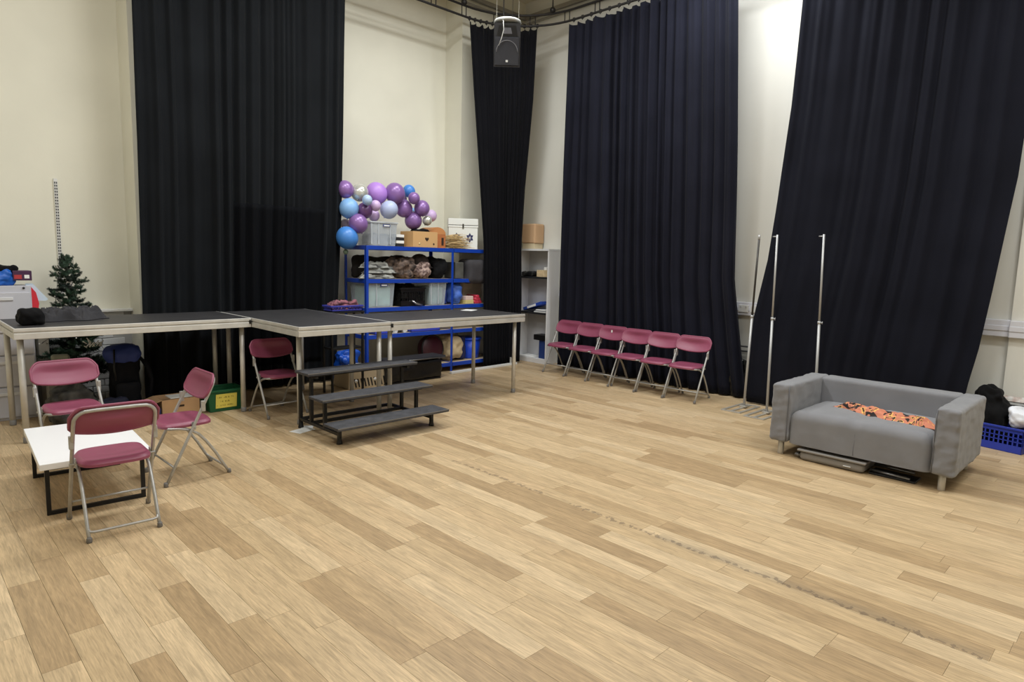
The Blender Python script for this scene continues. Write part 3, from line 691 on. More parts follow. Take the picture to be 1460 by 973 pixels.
def tub(label, x0, y0, z0, W, D, H, fill, group='clear plastic storage tubs', lab=True, ribs=(0.3,)):
    t = thing('storage_tub', label, 'storage box', (x0, y0, z0), group=group)
    k = 0.02
    def wall(a, b, c_, d_): return [(*a, 0.004), (*b, 0.004), (*c_, H), (*d_, H)]
    m_ = MB()
    for q in (wall((k, k), (W - k, k), (W, 0), (0, 0)), wall((W - k, k), (W - k, D - k), (W, D), (W, 0)), wall((W - k, D - k), (k, D - k), (0, D), (W, D)), wall((k, D - k), (k, k), (0, 0), (0, D))):
        m_.add(q, [(0, 1, 2, 3)])
    m_.add([(k, k, 0.004), (W - k, k, 0.004), (W - k, D - k, 0.004), (k, D - k, 0.004)], [(0, 1, 2, 3)])
    m_.build('body', CLEAR, t, solid=0.003)
    MB().cbox(-0.012, -0.012, H, W + 0.012, D + 0.012, H + 0.022, 0.005).build('lid', CLEARR, t)
    for r_ in ribs: MB().cbox(W * r_, -0.004, 0.02, W * r_ + 0.014, 0.006, H, 0.002).build('rib', CLEARR, t)
    if lab: MB().cbox(W * 0.45, -0.012, H - 0.045, W * 0.72, -0.006, H - 0.012, 0.001).build('label_holder', mat('label_blue', (44, 62, 128), 0.5), t)
    if lab: MB().cbox(W * 0.48, -0.014, H - 0.038, W * 0.69, -0.0115, H - 0.02, 0.0005).build('label_card', PAPER, t)
    return t
MINT = mat('mint_cloth', (176, 214, 202), 0.85, var=0.08, vscale=12, bump=0.4, bscale=30)
def bag(name, label, cat, x0, y0, z0, x1, y1, z1, matr, r=0.08, amp=0.03, fr=8, seed=1, n=18, group=None):
    return tag(MB().softbox(x0, y0, z0, x1, y1, z1, min(r, (x1 - x0) / 2.2, (y1 - y0) / 2.2, (z1 - z0) / 2.2), n, amp, fr, seed).build(name, matr), label, cat, group)

# --- shelf three: tubs, mesh basket, bags
tub('clear tub with mint green cloth at the left end of the third shelf', 4.70, 7.53, 1.0, 0.42, 0.46, 0.33, MINT)
tag(MB().softbox(4.73, 7.56, 1.006, 5.09, 7.95, 1.29, 0.04, 16, 0.012, 9, 3).build('folded_cloth', MINT), 'mint green folded cloth inside the left clear tub on the third shelf', 'cloth')
tag(crumple(4.78, 7.62, 5.06, 7.66, 1.296, 0.022, 8, 24, 10, 0.035).build('ribbon_bundle', mat('pink_ribbon', (196, 140, 150), 0.8, var=0.3, vscale=20)), 'pink patterned ribbon lying on the mint cloth in the left tub', 'ribbon')
tub('clear tub with pale green contents and a black item on its lid', 5.72, 7.53, 1.0, 0.31, 0.46, 0.33, MINT, lab=False, ribs=(0.08, 0.5))
tag(MB().softbox(5.745, 7.56, 1.006, 6.005, 7.95, 1.27, 0.04, 14, 0.012, 9, 5).build('folded_cloth', mat('sage_cloth', (160, 190, 184), 0.85, bump=0.3)), 'sage green folded cloth inside the right clear tub on the third shelf', 'cloth')
tag(MB().softbox(5.8, 7.56, 1.352, 5.92, 7.66, 1.39 - 0.06 + 0.05, 0.012, 8).build('tape_roll', BLACKP), 'small black tape dispenser on the lid of the right clear tub', 'tape')
crate('mesh_basket', 'black plastic mesh basket between the two clear tubs', 5.22, 7.53, 1.0, 0.42, 0.45, 0.26, BLACKP, cell=0.035, cat='basket')
bag('black_costume', 'black glittery costume bundle stuffed in the mesh basket', 'clothing', 5.25, 7.57, 1.01, 5.61, 7.93, 1.31, mat('sequin_black', (26, 26, 27), 0.35, var=0.5, vscale=60, bump=0.8, bscale=90), 0.12, 0.05, 9, 4)
tag(MB().tube([(5.4, 7.51, 1.08), (5.46, 7.49, 1.04), (5.56, 7.49, 1.015)], 0.014, 8).build('torch', mat('silver_shiny', (200, 200, 205), 0.2, 0.9)), 'silver rod poking out of the black mesh basket', 'rod')
BAGB = mat('blue_bag', (70, 110, 200), 0.6, bump=0.4, bscale=20)
bag('drawstring_bag', 'bright blue fabric bag beside the rack upright on the third shelf', 'bag', 6.16, 7.55, 1.003, 6.4, 7.8, 1.33, BAGB, 0.1, 0.05, 9, 6)
bag('drawstring_bag', 'darker blue fabric bag squeezed right of the second clear tub', 'bag', 6.045, 7.6, 1.003, 6.12, 7.9, 1.22, mat('blue_bag_dark', (38, 66, 150), 0.6), 0.03, 0.02, 9, 7)
tag(MB().cbox(6.4, 7.52, 1.002, 6.56, 7.66, 1.06, 0.004).build('small_carton', mat('carton_yellow', (212, 196, 130), 0.7)), 'small pale yellow carton on the third shelf by the corner curtain', 'box')
tag(MB().cbox(6.405, 7.525, 1.062, 6.555, 7.655, 1.12, 0.004).build('small_carton', mat('carton_pink', (222, 196, 188), 0.7)), 'small pale pink carton on top of the yellow carton', 'box')
RB = mat('red_foam', (196, 54, 76), 0.6)
rd = 0
FT = ['left tube of the bottom row', 'middle tube of the bottom row', 'right tube of the bottom row', 'left tube of the middle row', 'right tube of the middle row', 'topmost tube']
for i, (a, c_) in enumerate(((0, 0), (0.05, 0), (0.1, 0), (0.025, 0.043), (0.075, 0.043), (0.05, 0.086))):
    tag(MB().tube([(6.62 + a, 7.54, 1.026 + c_), (6.62 + a, 7.8, 1.026 + c_)], 0.024, 12).build('foam_tube', RB), 'red foam tube, %s in the small red stack' % FT[i], 'tube', 'stack of red foam tubes')
bag('cream_cushion', 'large cream fluffy cushion at the right of the third shelf', 'cushion', 6.6, 7.83, 1.003, 7.05, 8.02, 1.36, mat('cream_fleece', (200, 188, 172), 0.95, bump=0.6, bscale=60), 0.09, 0.03, 6, 8)

# --- shelf two
STR = mat('grey_white_fabric', (60, 58, 58), 0.85, var=0.5, vscale=4, stretch=(1, 6, 9), bump=0.3, rgb2=(190, 190, 182))
for i, (xa, xb, z, w_, h_) in enumerate(((4.62, 5.2, 1.387, 0.13, 0.1), (4.68, 5.22, 1.46, 0.12, 0.09), (4.64, 5.1, 1.53, 0.11, 0.09))):
    tag(crumple(xa, 7.62, xb, 7.66, z, h_, 11 + i, 40, 20, w_).build('folded_fabric', STR), ['pale striped fabric lying lowest of three at the left of the second shelf', 'black and white fabric in the middle of the three folded pieces', 'grey white fabric topmost of three folded pieces on the second shelf'][i], 'fabric')
DK = mat('dark_costume', (40, 32, 30), 0.85, var=0.6, vscale=16, bump=0.6, bscale=30, rgb2=(132, 112, 100))
DK2 = mat('dark_fur', (50, 40, 36), 0.9, var=0.5, vscale=9, bump=0.8, bscale=60)
bag('costume_bundle', 'patterned brown and cream costume bundle in the middle of the second shelf', 'clothing', 5.18, 7.56, 1.388, 5.55, 7.9, 1.66, DK, 0.13, 0.09, 9, 9, 24)
bag('costume_bundle', 'pink and white patterned costume bundle under the brown hat', 'clothing', 5.52, 7.55, 1.388, 5.8, 7.85, 1.62, mat('pink_pattern', (70, 48, 46), 0.85, var=0.5, vscale=22, rgb2=(184, 160, 150)), 0.12, 0.06, 9, 10, 20)
hat = thing('hat', 'brown domed hat with a wide brim on the second shelf', 'hat', (5.7, 7.75, 1.6))
MB().sphere((0, 0, 0), 0.15, 20, (1, 0.9, 0.95)).build('crown', DK2, hat)
MB().lathe([(0.06, -0.03), (0.17, -0.035), (0.2, -0.06), (0.19, -0.065), (0.06, -0.04)], 0, 0, 24).build('brim', DK2, hat)
bag('black_fabric_bundle', 'black fabric bundle beside the rack upright on the second shelf', 'fabric', 5.84, 7.56, 1.388, 6.1, 7.9, 1.68, BLACKC, 0.1, 0.05, 8, 12)
tag(MB().cbox(6.2, 7.53, 1.388, 6.36, 7.8, 1.63, 0.01).build('storage_pouch', mat('clear_grey_pouch', (88, 88, 84), 0.4, var=0.3)), 'grey see-through pouch right of the middle rack upright', 'pouch')
bag('grey_holdall', 'dark grey holdall hanging over the second shelf by the corner curtain', 'bag', 6.42, 7.46, 1.31, 6.8, 7.8, 1.68, mat('dark_grey_bag', (56, 54, 58), 0.85, bump=0.2), 0.08, 0.02, 5, 13)

bag('shade_filler_roll', 'long dark filler roll added for the shade at the back of the second shelf', 'fabric', 4.72, 7.9, 1.388, 6.1, 8.02, 1.7, mat('shelf_shade_dark', (40, 36, 34), 0.9, var=0.3), 0.06, 0.05, 5, 61, 24)  # added dark roll, its colour stands in for shade behind the shelf contents
# --- shelf four
crate('blue_basket', 'blue slotted plastic basket in the middle of the fourth shelf', 5.4, 7.53, 0.632, 0.52, 0.4, 0.2, mat('basket_blue', (62, 76, 186), 0.4), cell=0.028, group='blue plastic baskets', cat='basket')
crate('blue_basket', 'smaller blue plastic basket at the left of the fourth shelf', 4.8, 7.53, 0.632, 0.27, 0.4, 0.2, mat('basket_blue', (62, 76, 186), 0.4), cell=0.03, group='blue plastic baskets', cat='basket')
def letterA(label, x, y, z, lean):
    o = MB()
    M_ = T(x, y, z) @ RY(lean)
    o.prism([(-0.1, 0), (-0.055, 0), (0.0, 0.15), (0.055, 0), (0.1, 0), (0.025, 0.24), (-0.025, 0.24)], 0, 0.05, 'y', M_)
    o.prism([(-0.045, 0.05), (0.045, 0.05), (0.03, 0.09), (-0.03, 0.09)], 0, 0.05, 'y', M_)
    return tag(o.build('wooden_letter', WHITEP), label, 'letter')
letterA('white wooden letter A standing on the fourth shelf', 5.22, 7.53, 0.632, 0.0)
tag(MB().cbox(-0.02, 0, 0, 0.02, 0.05, 0.22, 0.003, T(5.345, 7.56, 0.64) @ RY(-0.35)).build('wooden_letter', WHITEP), 'white wooden letter I leaning beside the letter A', 'letter')

# --- bottom shelf and floor in front
bag('beige_holdall', 'beige canvas bag slumped on the bottom shelf', 'bag', 6.08, 7.56, 0.132, 6.42, 7.9, 0.53, mat('beige_canvas', (196, 176, 142), 0.9, var=0.12, bump=0.4, bscale=20), 0.13, 0.06, 6, 15, 20)
hp = thing('drum', 'dark maroon round drum leaning on edge on the bottom shelf', 'drum', (5.86, 7.68, 0.34))
MB().lathe([(0.19, -0.06), (0.2, -0.05), (0.2, 0.05), (0.19, 0.06)], 0, 0, 28, RY(0.25) @ RX(1.45)).build('shell', mat('maroon_dark', (62, 22, 34), 0.4), hp)
MB().tube([tuple((RY(0.25) @ RX(1.45)) @ Vector((0.2 * math.cos(a * PI / 14), 0.2 * math.sin(a * PI / 14), 0.055))) for a in range(28)], 0.012, 6, closed=True).build('hoop', BLACKM, hp)
bb = thing('plastic_bin', 'bright blue plastic bin on the bottom shelf by the corner curtain', 'bin', (6.68, 7.76, 0.131))
MB().lathe([(0.15, 0), (0.16, 0.01), (0.19, 0.3), (0.165, 0.3), (0.14, 0.02)], 0, 0, 28).build('body', mat('bin_blue', (24, 74, 214), 0.35), bb)
MB().lathe([(0.2, 0.295), (0.21, 0.305), (0.2, 0.325), (0.02, 0.33)], 0, 0, 28).build('lid', mat('bin_blue', (24, 74, 214), 0.35), bb)
bag('navy_bag', 'dark navy bag between the beige bag and the blue bin', 'bag', 6.38, 7.6, 0.132, 6.5, 7.9, 0.5, mat('navy_fabric', (26, 32, 78), 0.85), 0.05, 0.02, 6, 16)
tag(MB().cbox(4.72, 7.14, 0.0, 5.64, 7.42, 0.02, 0.004).softbox(4.72, 7.14, 0.02, 5.66, 7.44, 0.27, 0.03, 16, 0.02, 9, 17).build('equipment_case', BLACKP), 'long black padded equipment case on the floor in front of the racking', 'case')
ftb = thing('folded_table', 'folded black trestle table lying flat on the long black case', 'table', (4.78, 7.15, 0.285))
MB().cbox(0, 0, 0.0, 0.95, 0.3, 0.035, 0.006).build('table_top', mat('table_dark', (52, 52, 56), 0.45), ftb)
MB().tube([(0.02, -0.01, 0.014), (0.93, -0.01, 0.014)], 0.009, 8).build('folded_leg', mat('leg_silver', (150, 150, 152), 0.3, 0.8), ftb)
tag(MB().cbox(0, 0, 0, 1.42, 0.05, 0.035, 0.004, T(5.95, 7.28, 0) @ RZ(0.045)).build('white_batten', WHITEP), 'long white batten lying on the floor in front of the blue racking', 'batten')
tag(MB().cbox(7.22, 7.34, 0.036, 7.235, 7.37, 0.13, 0.002).build('metal_bracket', ALU), 'small upright metal bracket at the end of the white batten', 'bracket')
bx = thing('fruit_box', 'brown cardboard fruit box with black stripes behind the steps', 'box', (4.2, 7.18, 0.0))
BOXB = mat('fruit_box_card', (196, 178, 150), 0.8)
MB().cbox(0, 0, 0, 0.55, 0.38, 0.24, 0.004).build('body', BOXB, bx)
for i in range(11): MB().prism([(0.02 + i * 0.048, 0.13), (0.04 + i * 0.048, 0.13), (0.065 + i * 0.048, 0.02), (0.045 + i * 0.048, 0.02)], -0.003, 0.0, 'y').build('stripe', mat('print_black', (36, 34, 32), 0.8), bx)
for i in range(2): MB().lathe([(0.022, 0), (0.022, 0.004)], 0, 0, 14, T(0.1 + i * 0.28, -0.003, 0.1) @ RX(PI / 2)).build('sticker', PAPER, bx)
tag(MB().lathe([(0.12, 0.0), (0.16, 0.012), (0.14, 0.035), (0.02, 0.045)], 4.45, 7.36, 24).build('plastic_lid', WHITEP, loc=(0, 0, 0.242)), 'round white plastic lid lying on the striped fruit box', 'dish')  # loose round lid resting on the fruit box
bag('blue_carrier_bag', 'blue carrier bag on the floor beside the end of the racking', 'bag', 4.34, 7.6, 0.0, 4.62, 7.85, 0.42, mat('carrier_blue', (24, 76, 176), 0.3, bump=0.6, bscale=14), 0.1, 0.07, 9, 18, 20)

# --- on top of the racks
tub('clear empty plastic tub with a label clip on the rack top among balloons', 4.76, 7.56, 1.832, 0.42, 0.36, 0.3, MINT, ribs=(0.02, 0.28, 0.72))
tag(MB().softbox(4.8, 7.66, 1.84, 5.12, 7.86, 2.0, 0.05, 12, 0.03, 9, 20).build('clear_wrap', mat('clear_wrap', (196, 204, 214), 0.3, alpha=0.45)), 'crumpled clear plastic wrap inside the tub on the rack top', 'wrap')
for i in range(4):
    tag(MB().cbox(5.21, 7.62, 1.833 + i * 0.042, 5.34, 7.85, 1.872 + i * 0.042, 0.003).build('book', [mat('book_black', (34, 34, 38), 0.5), PAPER][i % 2]), ['black book at the bottom of the small stack on the rack top', 'white book second from the bottom of the small stack', 'black book third from the bottom of the small stack', 'white book on top of the small stack beside the tub'][i], 'book', 'small stack of books on the rack top')
cb = thing('cardboard_box', 'open cardboard box with heart shaped hand holes on the rack top', 'box', (5.42, 7.52, 1.832))
CB2 = mat('cardboard_light', (206, 164, 112), 0.8)
MB().cbox(0, 0, 0, 0.43, 0.008, 0.22, 0.002).cbox(0, 0.3, 0, 0.43, 0.308, 0.22, 0.002).cbox(0, 0.008, 0, 0.008, 0.3, 0.22, 0.002).cbox(0.422, 0.008, 0, 0.43, 0.3, 0.22, 0.002).box(0.008, 0.008, 0, 0.422, 0.3, 0.006).build('body', CB2, cb)
hs = [(16 * math.sin(t) ** 3, 13 * math.cos(t) - 5 * math.cos(2 * t) - 2 * math.cos(3 * t) - math.cos(4 * t)) for t in [i * PI / 12 for i in range(24)]]
MB().prism([(0.24 + a * 0.0021, 0.115 + b_ * 0.002) for a, b_ in hs], -0.002, 0.0, 'y').build('heart_hole', mat('hole_dark', (48, 34, 24), 0.9), cb)
MB().lathe([(0.013, 0), (0.013, 0.003)], 0, 0, 12, T(0.11, -0.001, 0.05) @ RX(PI / 2)).build('sticker', mat('sticker_gold', (236, 220, 160), 0.4), cb)
MB().lathe([(0.013, 0), (0.013, 0.003)], 0, 0, 12, T(0.36, -0.001, 0.05) @ RX(PI / 2)).build('hole', mat('hole_dark', (48, 34, 24), 0.9), cb)
bag('black_fabric_bundle', 'black fabric poking up behind the cardboard box', 'fabric', 5.5, 7.6, 1.84, 5.8, 7.78, 2.1, BLACKC, 0.07, 0.03, 8, 21, 12)
hw = thing('toy_chest', 'brown wooden toy chest with a domed lid behind the cardboard box', 'chest', (5.78, 7.62, 1.832))
WD = mat('toy_wood', (182, 112, 66), 0.6, var=0.12, vscale=6, stretch=(1, 1, 8))
MB().cbox(0, 0, 0, 0.3, 0.3, 0.2, 0.005).build('body', WD, hw)
MB().prism([(0, 0.2), (0.3, 0.2)] + [(0.15 + 0.15 * math.cos(a), 0.2 + 0.1 * math.sin(a)) for a in [i * PI / 10 for i in range(1, 10)]], 0, 0.3, 'y').build('lid', mat('toy_wood_light', (198, 136, 84), 0.6), hw)
MB().cbox(0.22, -0.004, 0.04, 0.26, 0.001, 0.15, 0.001).build('door', mat('hole_dark', (48, 34, 24), 0.9), hw)
stw = MB(); rs_ = random.Random(4)
for i in range(150):
    x = 6.1 + rs_.random() * 0.1; y = 7.6 + rs_.random() * 0.2; z = 1.84 + 0.18 * rs_.random()
    L_ = 0.2 + rs_.random() * 0.18; a = rs_.uniform(-0.35, 0.35); dz = rs_.uniform(-0.05, 0.04)
    stw.tube([(x, y, z), (x + L_ * math.cos(a) * 0.5, y + L_ * math.sin(a) * 0.3 - 0.03, max(1.837, z + dz * 0.5 + 0.01)), (x + L_ * math.cos(a), y + L_ * math.sin(a) * 0.6 - 0.05, max(1.837, z + dz))], 0.003, 4, caps=False)
tag(stw.build('straw_bundle', mat('straw', (206, 178, 128), 0.9, var=0.15, vscale=20)), 'loose bundle of pale straw on the rack top beside the white box', 'straw', kind='stuff')
wbx = thing('keepsake_box', 'white lidded box with dark blue flower emblems on the rack top', 'box', (6.27, 7.79, 1.832), -0.62)
wbx.scale = (0.92, 0.8, 1.14)
WB = mat('box_white', (222, 224, 220), 0.7)
MB().cbox(0, 0, 0, 0.48, 0.34, 0.3, 0.004).build('body', WB, wbx)
lid = MB().cbox(-0.008, -0.008, 0.315, 0.488, 0.348, 0.4, 0.006).cbox(-0.008, -0.008, 0.285, 0.488, 0.348, 0.31, 0.003).build('lid', WB, wbx)
NAVY = mat('emblem_navy', (28, 32, 84), 0.6)
MB().box(0.0, -0.006, 0.309, 0.48, 0.3, 0.316).build('lid_gap', BLACKM, wbx)
for cx in (0.13, 0.35):
    em = MB()
    for i in range(6):
        a = PI / 2 + i * PI / 3; d = (math.cos(a), math.sin(a)); n_ = (-d[1], d[0])
        em.prism([(cx + d[0] * 0.008, 0.15 + d[1] * 0.008), (cx + d[0] * 0.035 + n_[0] * 0.02, 0.15 + d[1] * 0.035 + n_[1] * 0.02), (cx + d[0] * 0.066, 0.15 + d[1] * 0.066), (cx + d[0] * 0.035 - n_[0] * 0.02, 0.15 + d[1] * 0.035 - n_[1] * 0.02)], -0.003, 0.0, 'y')
    em.build('flower_emblem', NAVY, wbx)
MB().cbox(0.225, -0.014, 0.27, 0.25, -0.006, 0.33, 0.002).build('clasp', mat('clasp_dark', (70, 68, 62), 0.4, 0.6), wbx)

# --- balloons
BC = {'p': ((140, 104, 166), 0.3, 0.15, 'metallic purple'), 's': ((204, 204, 196), 0.22, 0.45, 'silver'), 'b': ((176, 200, 232), 0.35, 0, 'pale blue'), 'v': ((178, 132, 216), 0.4, 0, 'lilac violet'),
      'B': ((70, 132, 208), 0.35, 0, 'bright blue'), 'l': ((206, 178, 220), 0.4, 0, 'pale lilac'), 'w': ((178, 190, 224), 0.4, 0, 'powder blue'), 'd': ((106, 72, 120), 0.3, 0.15, 'dark purple'),
      'c': ((130, 176, 228), 0.4, 0, 'sky blue'), 'k': ((226, 206, 216), 0.4, 0, 'pale pink'), 'g': ((120, 140, 120), 0.3, 0.2, 'small green')}
BL = [('p', 4.495, 7.75, 2.547, .105, 'cut off by the curtain edge at the top left'), ('s', 4.696, 7.72, 2.521, .107, 'top row, second from the left'), ('b', 4.673, 7.50, 2.413, .062, 'small, in front of the silver one'),
      ('v', 4.996, 7.78, 2.54, .136, 'large and matt, top row, right of the silver one'), ('p', 5.241, 7.7, 2.558, .129, 'large, highest of the arch'), ('B', 5.547, 7.8, 2.621, .082, 'top right, behind the small purple one'),
      ('p', 5.476, 7.58, 2.506, .076, 'small, just below the bright blue one'), ('l', 5.544, 7.95, 2.522, .056, 'mostly hidden behind two purple ones'), ('w', 5.062, 7.58, 2.318, .111, 'sitting over the clear tub lid'),
      ('l', 4.836, 7.56, 2.356, .066, 'small and oval, left of the powder blue one'), ('d', 4.72, 7.64, 2.285, .096, 'below the silver one'), ('c', 4.509, 7.68, 2.299, .119, 'by the curtain edge, above a purple one'),
      ('p', 4.599, 7.6, 2.108, .116, 'left of the clear tub on the rack'), ('p', 5.424, 7.75, 2.367, .114, 'in the middle of the arch above the cardboard box'), ('p', 5.642, 7.62, 2.381, .103, 'at the right of the arch'),
      ('l', 5.941, 7.8, 2.3, .08, 'rightmost of the arch'), ('p', 5.566, 7.72, 2.206, .115, 'resting in the cardboard box'), ('s', 5.723, 7.6, 2.212, .063, 'small, above the cardboard box'),
      ('B', 4.458, 7.64, 1.917, .132, 'lowest and largest, hanging beside the rack end'), ('k', 4.563, 7.87, 2.108, .06, 'peeping out behind the purple ones at left'), ('c', 5.657, 7.87, 2.354, .041, 'tiny, behind the right hand purple ones'),
      ('l', 4.942, 7.76, 2.24, .071, 'behind the clear tub'), ('g', 4.469, 7.7, 1.737, .031, 'hanging under the big blue one')]
for k, x, y, z, r, d in BL:
    r *= 1.07
    rgb, ro, me_, nm = BC[k]
    t = thing('balloon', '%s balloon %s' % (nm, d), 'balloon', (x, y, z), random.uniform(0, 6), 'balloon garland on the blue racking')
    bm_ = mat('balloon_' + nm.replace(' ', '_'), rgb, ro, me_)
    tx, ty = random.uniform(-0.5, 0.5), random.uniform(-0.5, 0.5)
    M_ = RX(tx) @ RY(ty)
    m_ = MB().sphere((0, 0, 0), r, 28, (1, 1, 1.08), lambda d_: 1 - 0.06 * max(0, -d_.z) ** 3)
    m_.v = [tuple(M_ @ Vector(p)) for p in m_.v]; m_.build('skin', bm_, t)
    MB().lathe([(0.004, -r * 1.1), (0.009, -r * 1.12), (0.006, -r * 1.0), (0.003, -r * 0.98)], 0, 0, 8, M_).build('knot', bm_, t)
    if k == 's' and r > 0.1: pass

# ------------------------------------------------------------------ white bookcase in the corner
bkc = thing('bookcase', 'tall narrow white bookcase standing in the room corner', 'bookcase', (7.72, 7.05, 0))
BW = mat('bookcase_white', (214, 214, 216), 0.5)
MB().cbox(0, 0, 0, 0.275, 0.02, 1.87, 0.003).build('side_panel', BW, bkc)
MB().cbox(0, 0.68, 0, 0.275, 0.70, 1.87, 0.003).build('side_panel', BW, bkc)
MB().box(0.262, 0.02, 0.07, 0.272, 0.68, 1.84).build('back_panel', mat('bookcase_back', (196, 196, 200), 0.6), bkc)
MB().cbox(-0.005, -0.002, 1.84, 0.276, 0.702, 1.872, 0.003).build('top_panel', BW, bkc)
MB().cbox(0.005, 0.02, 0.0, 0.262, 0.68, 0.08, 0.003).build('plinth_shelf', BW, bkc)
for z in (0.84, 1.42): MB().cbox(0.003, 0.021, z - 0.03, 0.26, 0.679, z, 0.002).build('shelf', mat('shelf_dark', (30, 30, 34), 0.5), bkc)
bfr = thing('wicker_basket', 'pale wooden slatted tray on the upper shelf of the white bookcase', 'tray', (7.75, 7.1, 1.421))
for i in range(9): MB().cbox(0, i * 0.026, 0, 0.16, i * 0.026 + 0.022, 0.11, 0.003).build('slat', mat('pale_wood', (206, 184, 148), 0.7, var=0.12, vscale=20), bfr)
tag(MB().cbox(7.78, 7.14, 1.533, 7.88, 7.2, 1.58, 0.004).build('small_carton', PAPER), 'tiny white carton on the slatted tray in the bookcase', 'box')
bag('black_cable_coil', 'coil of black cable at the left of the upper bookcase shelf', 'cable', 7.74, 7.42, 1.421, 7.9, 7.68, 1.5, BLACKP, 0.03, 0.02, 12, 23)
fld = thing('ring_binder', 'blue ring binder tilted on the middle shelf of the bookcase', 'binder', (7.76, 7.62, 0.85))
MB().cbox(0, -0.42, 0, 0.2, 0, 0.05, 0.004, RX(-0.3)).build('cover', mat('binder_blue', (44, 74, 168), 0.45), fld)
MB().cbox(-0.004, -0.1, 0.008, 0.001, -0.3, 0.042, 0.001, RX(-0.3)).build('spine_label', PAPER, fld)
for i in range(3): tag(MB().cbox(7.74, 7.1, 0.841 + i * 0.016, 7.95, 7.36 - i * 0.02, 0.855 + i * 0.016, 0.002).build('paper_stack', PAPER if i != 1 else mat('grey_folder', (150, 154, 164), 0.6)), ['white papers at the bottom of the pile beside the blue binder', 'grey folder inside the paper pile beside the blue binder', 'white papers on top of the pile beside the blue binder'][i], 'papers')
fbx = thing('archive_box', 'dark blue box with an oversized black lid at the bottom of the bookcase', 'box', (7.78, 7.1, 0.081))
MB().cbox(0, 0, 0, 0.16, 0.16, 0.3, 0.004).build('body', mat('box_navy', (34, 58, 118), 0.5), fbx)
MB().cbox(-0.03, -0.02, 0.3, 0.17, 0.26, 0.39, 0.006).build('lid', BLACKM, fbx)
tag(MB().cbox(7.74, 7.35, 0.082, 7.95, 7.66, 0.095, 0.002).build('paper_stack', PAPER), 'white sheets lying on the bottom of the bookcase', 'papers')
tag(MB().cbox(7.76, 7.42, 1.873, 7.97, 7.68, 1.96, 0.004).build('carton', mat('beige_carton', (206, 190, 158), 0.8)), 'pale beige carton on top of the white bookcase', 'box')
tag(MB().cbox(7.75, 7.4, 1.962, 7.98, 7.7, 2.28, 0.02).build('carton', mat('tan_carton', (196, 160, 124), 0.8)), 'tan carton stacked highest on the white bookcase', 'box')

# ------------------------------------------------------------------ left corner: filing cabinet, tree, backpack
fc = thing('filing_cabinet', 'pale grey metal filing cabinet in the back left corner behind the staging', 'cabinet', (0.64, 7.86, 0))
FCM = mat('cabinet_grey', (188, 188, 196), 0.45)
FCD = mat('cabinet_beige', (170, 164, 152), 0.5)
MB().cbox(0, 0.02, 0.0, 0.46, 0.5 - 0.19, 1.32, 0.004).build('carcass', FCM, fc)
for i in range(4):
    z0 = 0.03 + i * 0.31
    d_ = MB().cbox(0.012, -0.002, z0, 0.448, 0.02, z0 + 0.295, 0.004).build('drawer', FCM, fc)
    MB().cbox(0.15, -0.012, z0 + 0.22, 0.31, -0.002, z0 + 0.25, 0.003).build('handle', mat('handle_pale', (206, 206, 208), 0.4), d_)
MB().lathe([(0.01, 0), (0.01, 0.008)], 0, 0, 12, T(0.4, 0.018, 1.298) @ RX(PI / 2)).build('lock', BLACKM, fc)
tag(MB().cbox(1.16, 8.1, 0, 1.25, 8.29, 0.99, 0.004).build('pipe_boxing', FCD), 'beige boxed pipe cover standing between the cabinet and the christmas tree', 'pipe cover')
bag('blue_waterproof', 'bright blue waterproof jacket heaped on the filing cabinet', 'jacket', 0.7, 7.88, 1.322, 0.97, 8.14, 1.47, mat('blue_waterproof', (18, 86, 176), 0.45, bump=0.5, bscale=18), 0.08, 0.05, 11, 30, 20)
bag('headwear', 'black cap lying over the blue jacket on the cabinet', 'cap', 0.84, 7.93, 1.45, 1.0, 8.1, 1.52, BLACKC, 0.05, 0.03, 9, 31)
gb = thing('game_box', 'dark purple board game box at the right edge of the filing cabinet', 'box', (0.965, 7.9, 1.37))
MB().cbox(0, 0, 0, 0.15, 0.2, 0.095, 0.003).build('body', mat('game_purple', (64, 30, 66), 0.5), gb)
MB().cbox(0.09, -0.002, 0.02, 0.13, 0.001, 0.055, 0.0005).build('print_white', PAPER, gb)
MB().cbox(0.01, -0.002, 0.015, 0.07, 0.001, 0.055, 0.0005).build('print_red', mat('print_red', (170, 50, 56), 0.6), gb)
bag('carrier_bag', 'white carrier bag under the blue jacket on the cabinet', 'bag', 0.66, 7.87, 1.321, 0.86, 8.0, 1.36, PAPER, 0.02, 0.01, 9, 32)
tag(MB().prism([(1.06, 1.34), (1.12, 1.34), (1.24, 1.18), (1.22, 1.165), (1.1, 1.17)], 7.93, 7.935, 'y').build('leaflet', mat('leaflet_blue', (196, 212, 228), 0.6)), 'pale blue leaflet hanging over the side of the filing cabinet', 'leaflet')
tag(MB().add([(1.101, 7.9, 1.31), (1.14, 7.9, 1.25), (1.16, 7.9, 1.14), (1.15, 7.9, 1.08), (1.101, 7.9, 1.0), (1.101, 8.0, 1.31), (1.14, 8.0, 1.25), (1.16, 8.0, 1.14), (1.15, 8.0, 1.08), (1.101, 8.0, 1.0)], [(0, 1, 2, 3, 4), (9, 8, 7, 6, 5), (0, 5, 6, 1), (1, 6, 7, 2), (2, 7, 8, 3), (3, 8, 9, 4), (4, 9, 5, 0)]).build('red_hat', mat('red_felt', (204, 42, 56), 0.8)), 'red felt santa hat hanging on the side of the filing cabinet', 'hat')

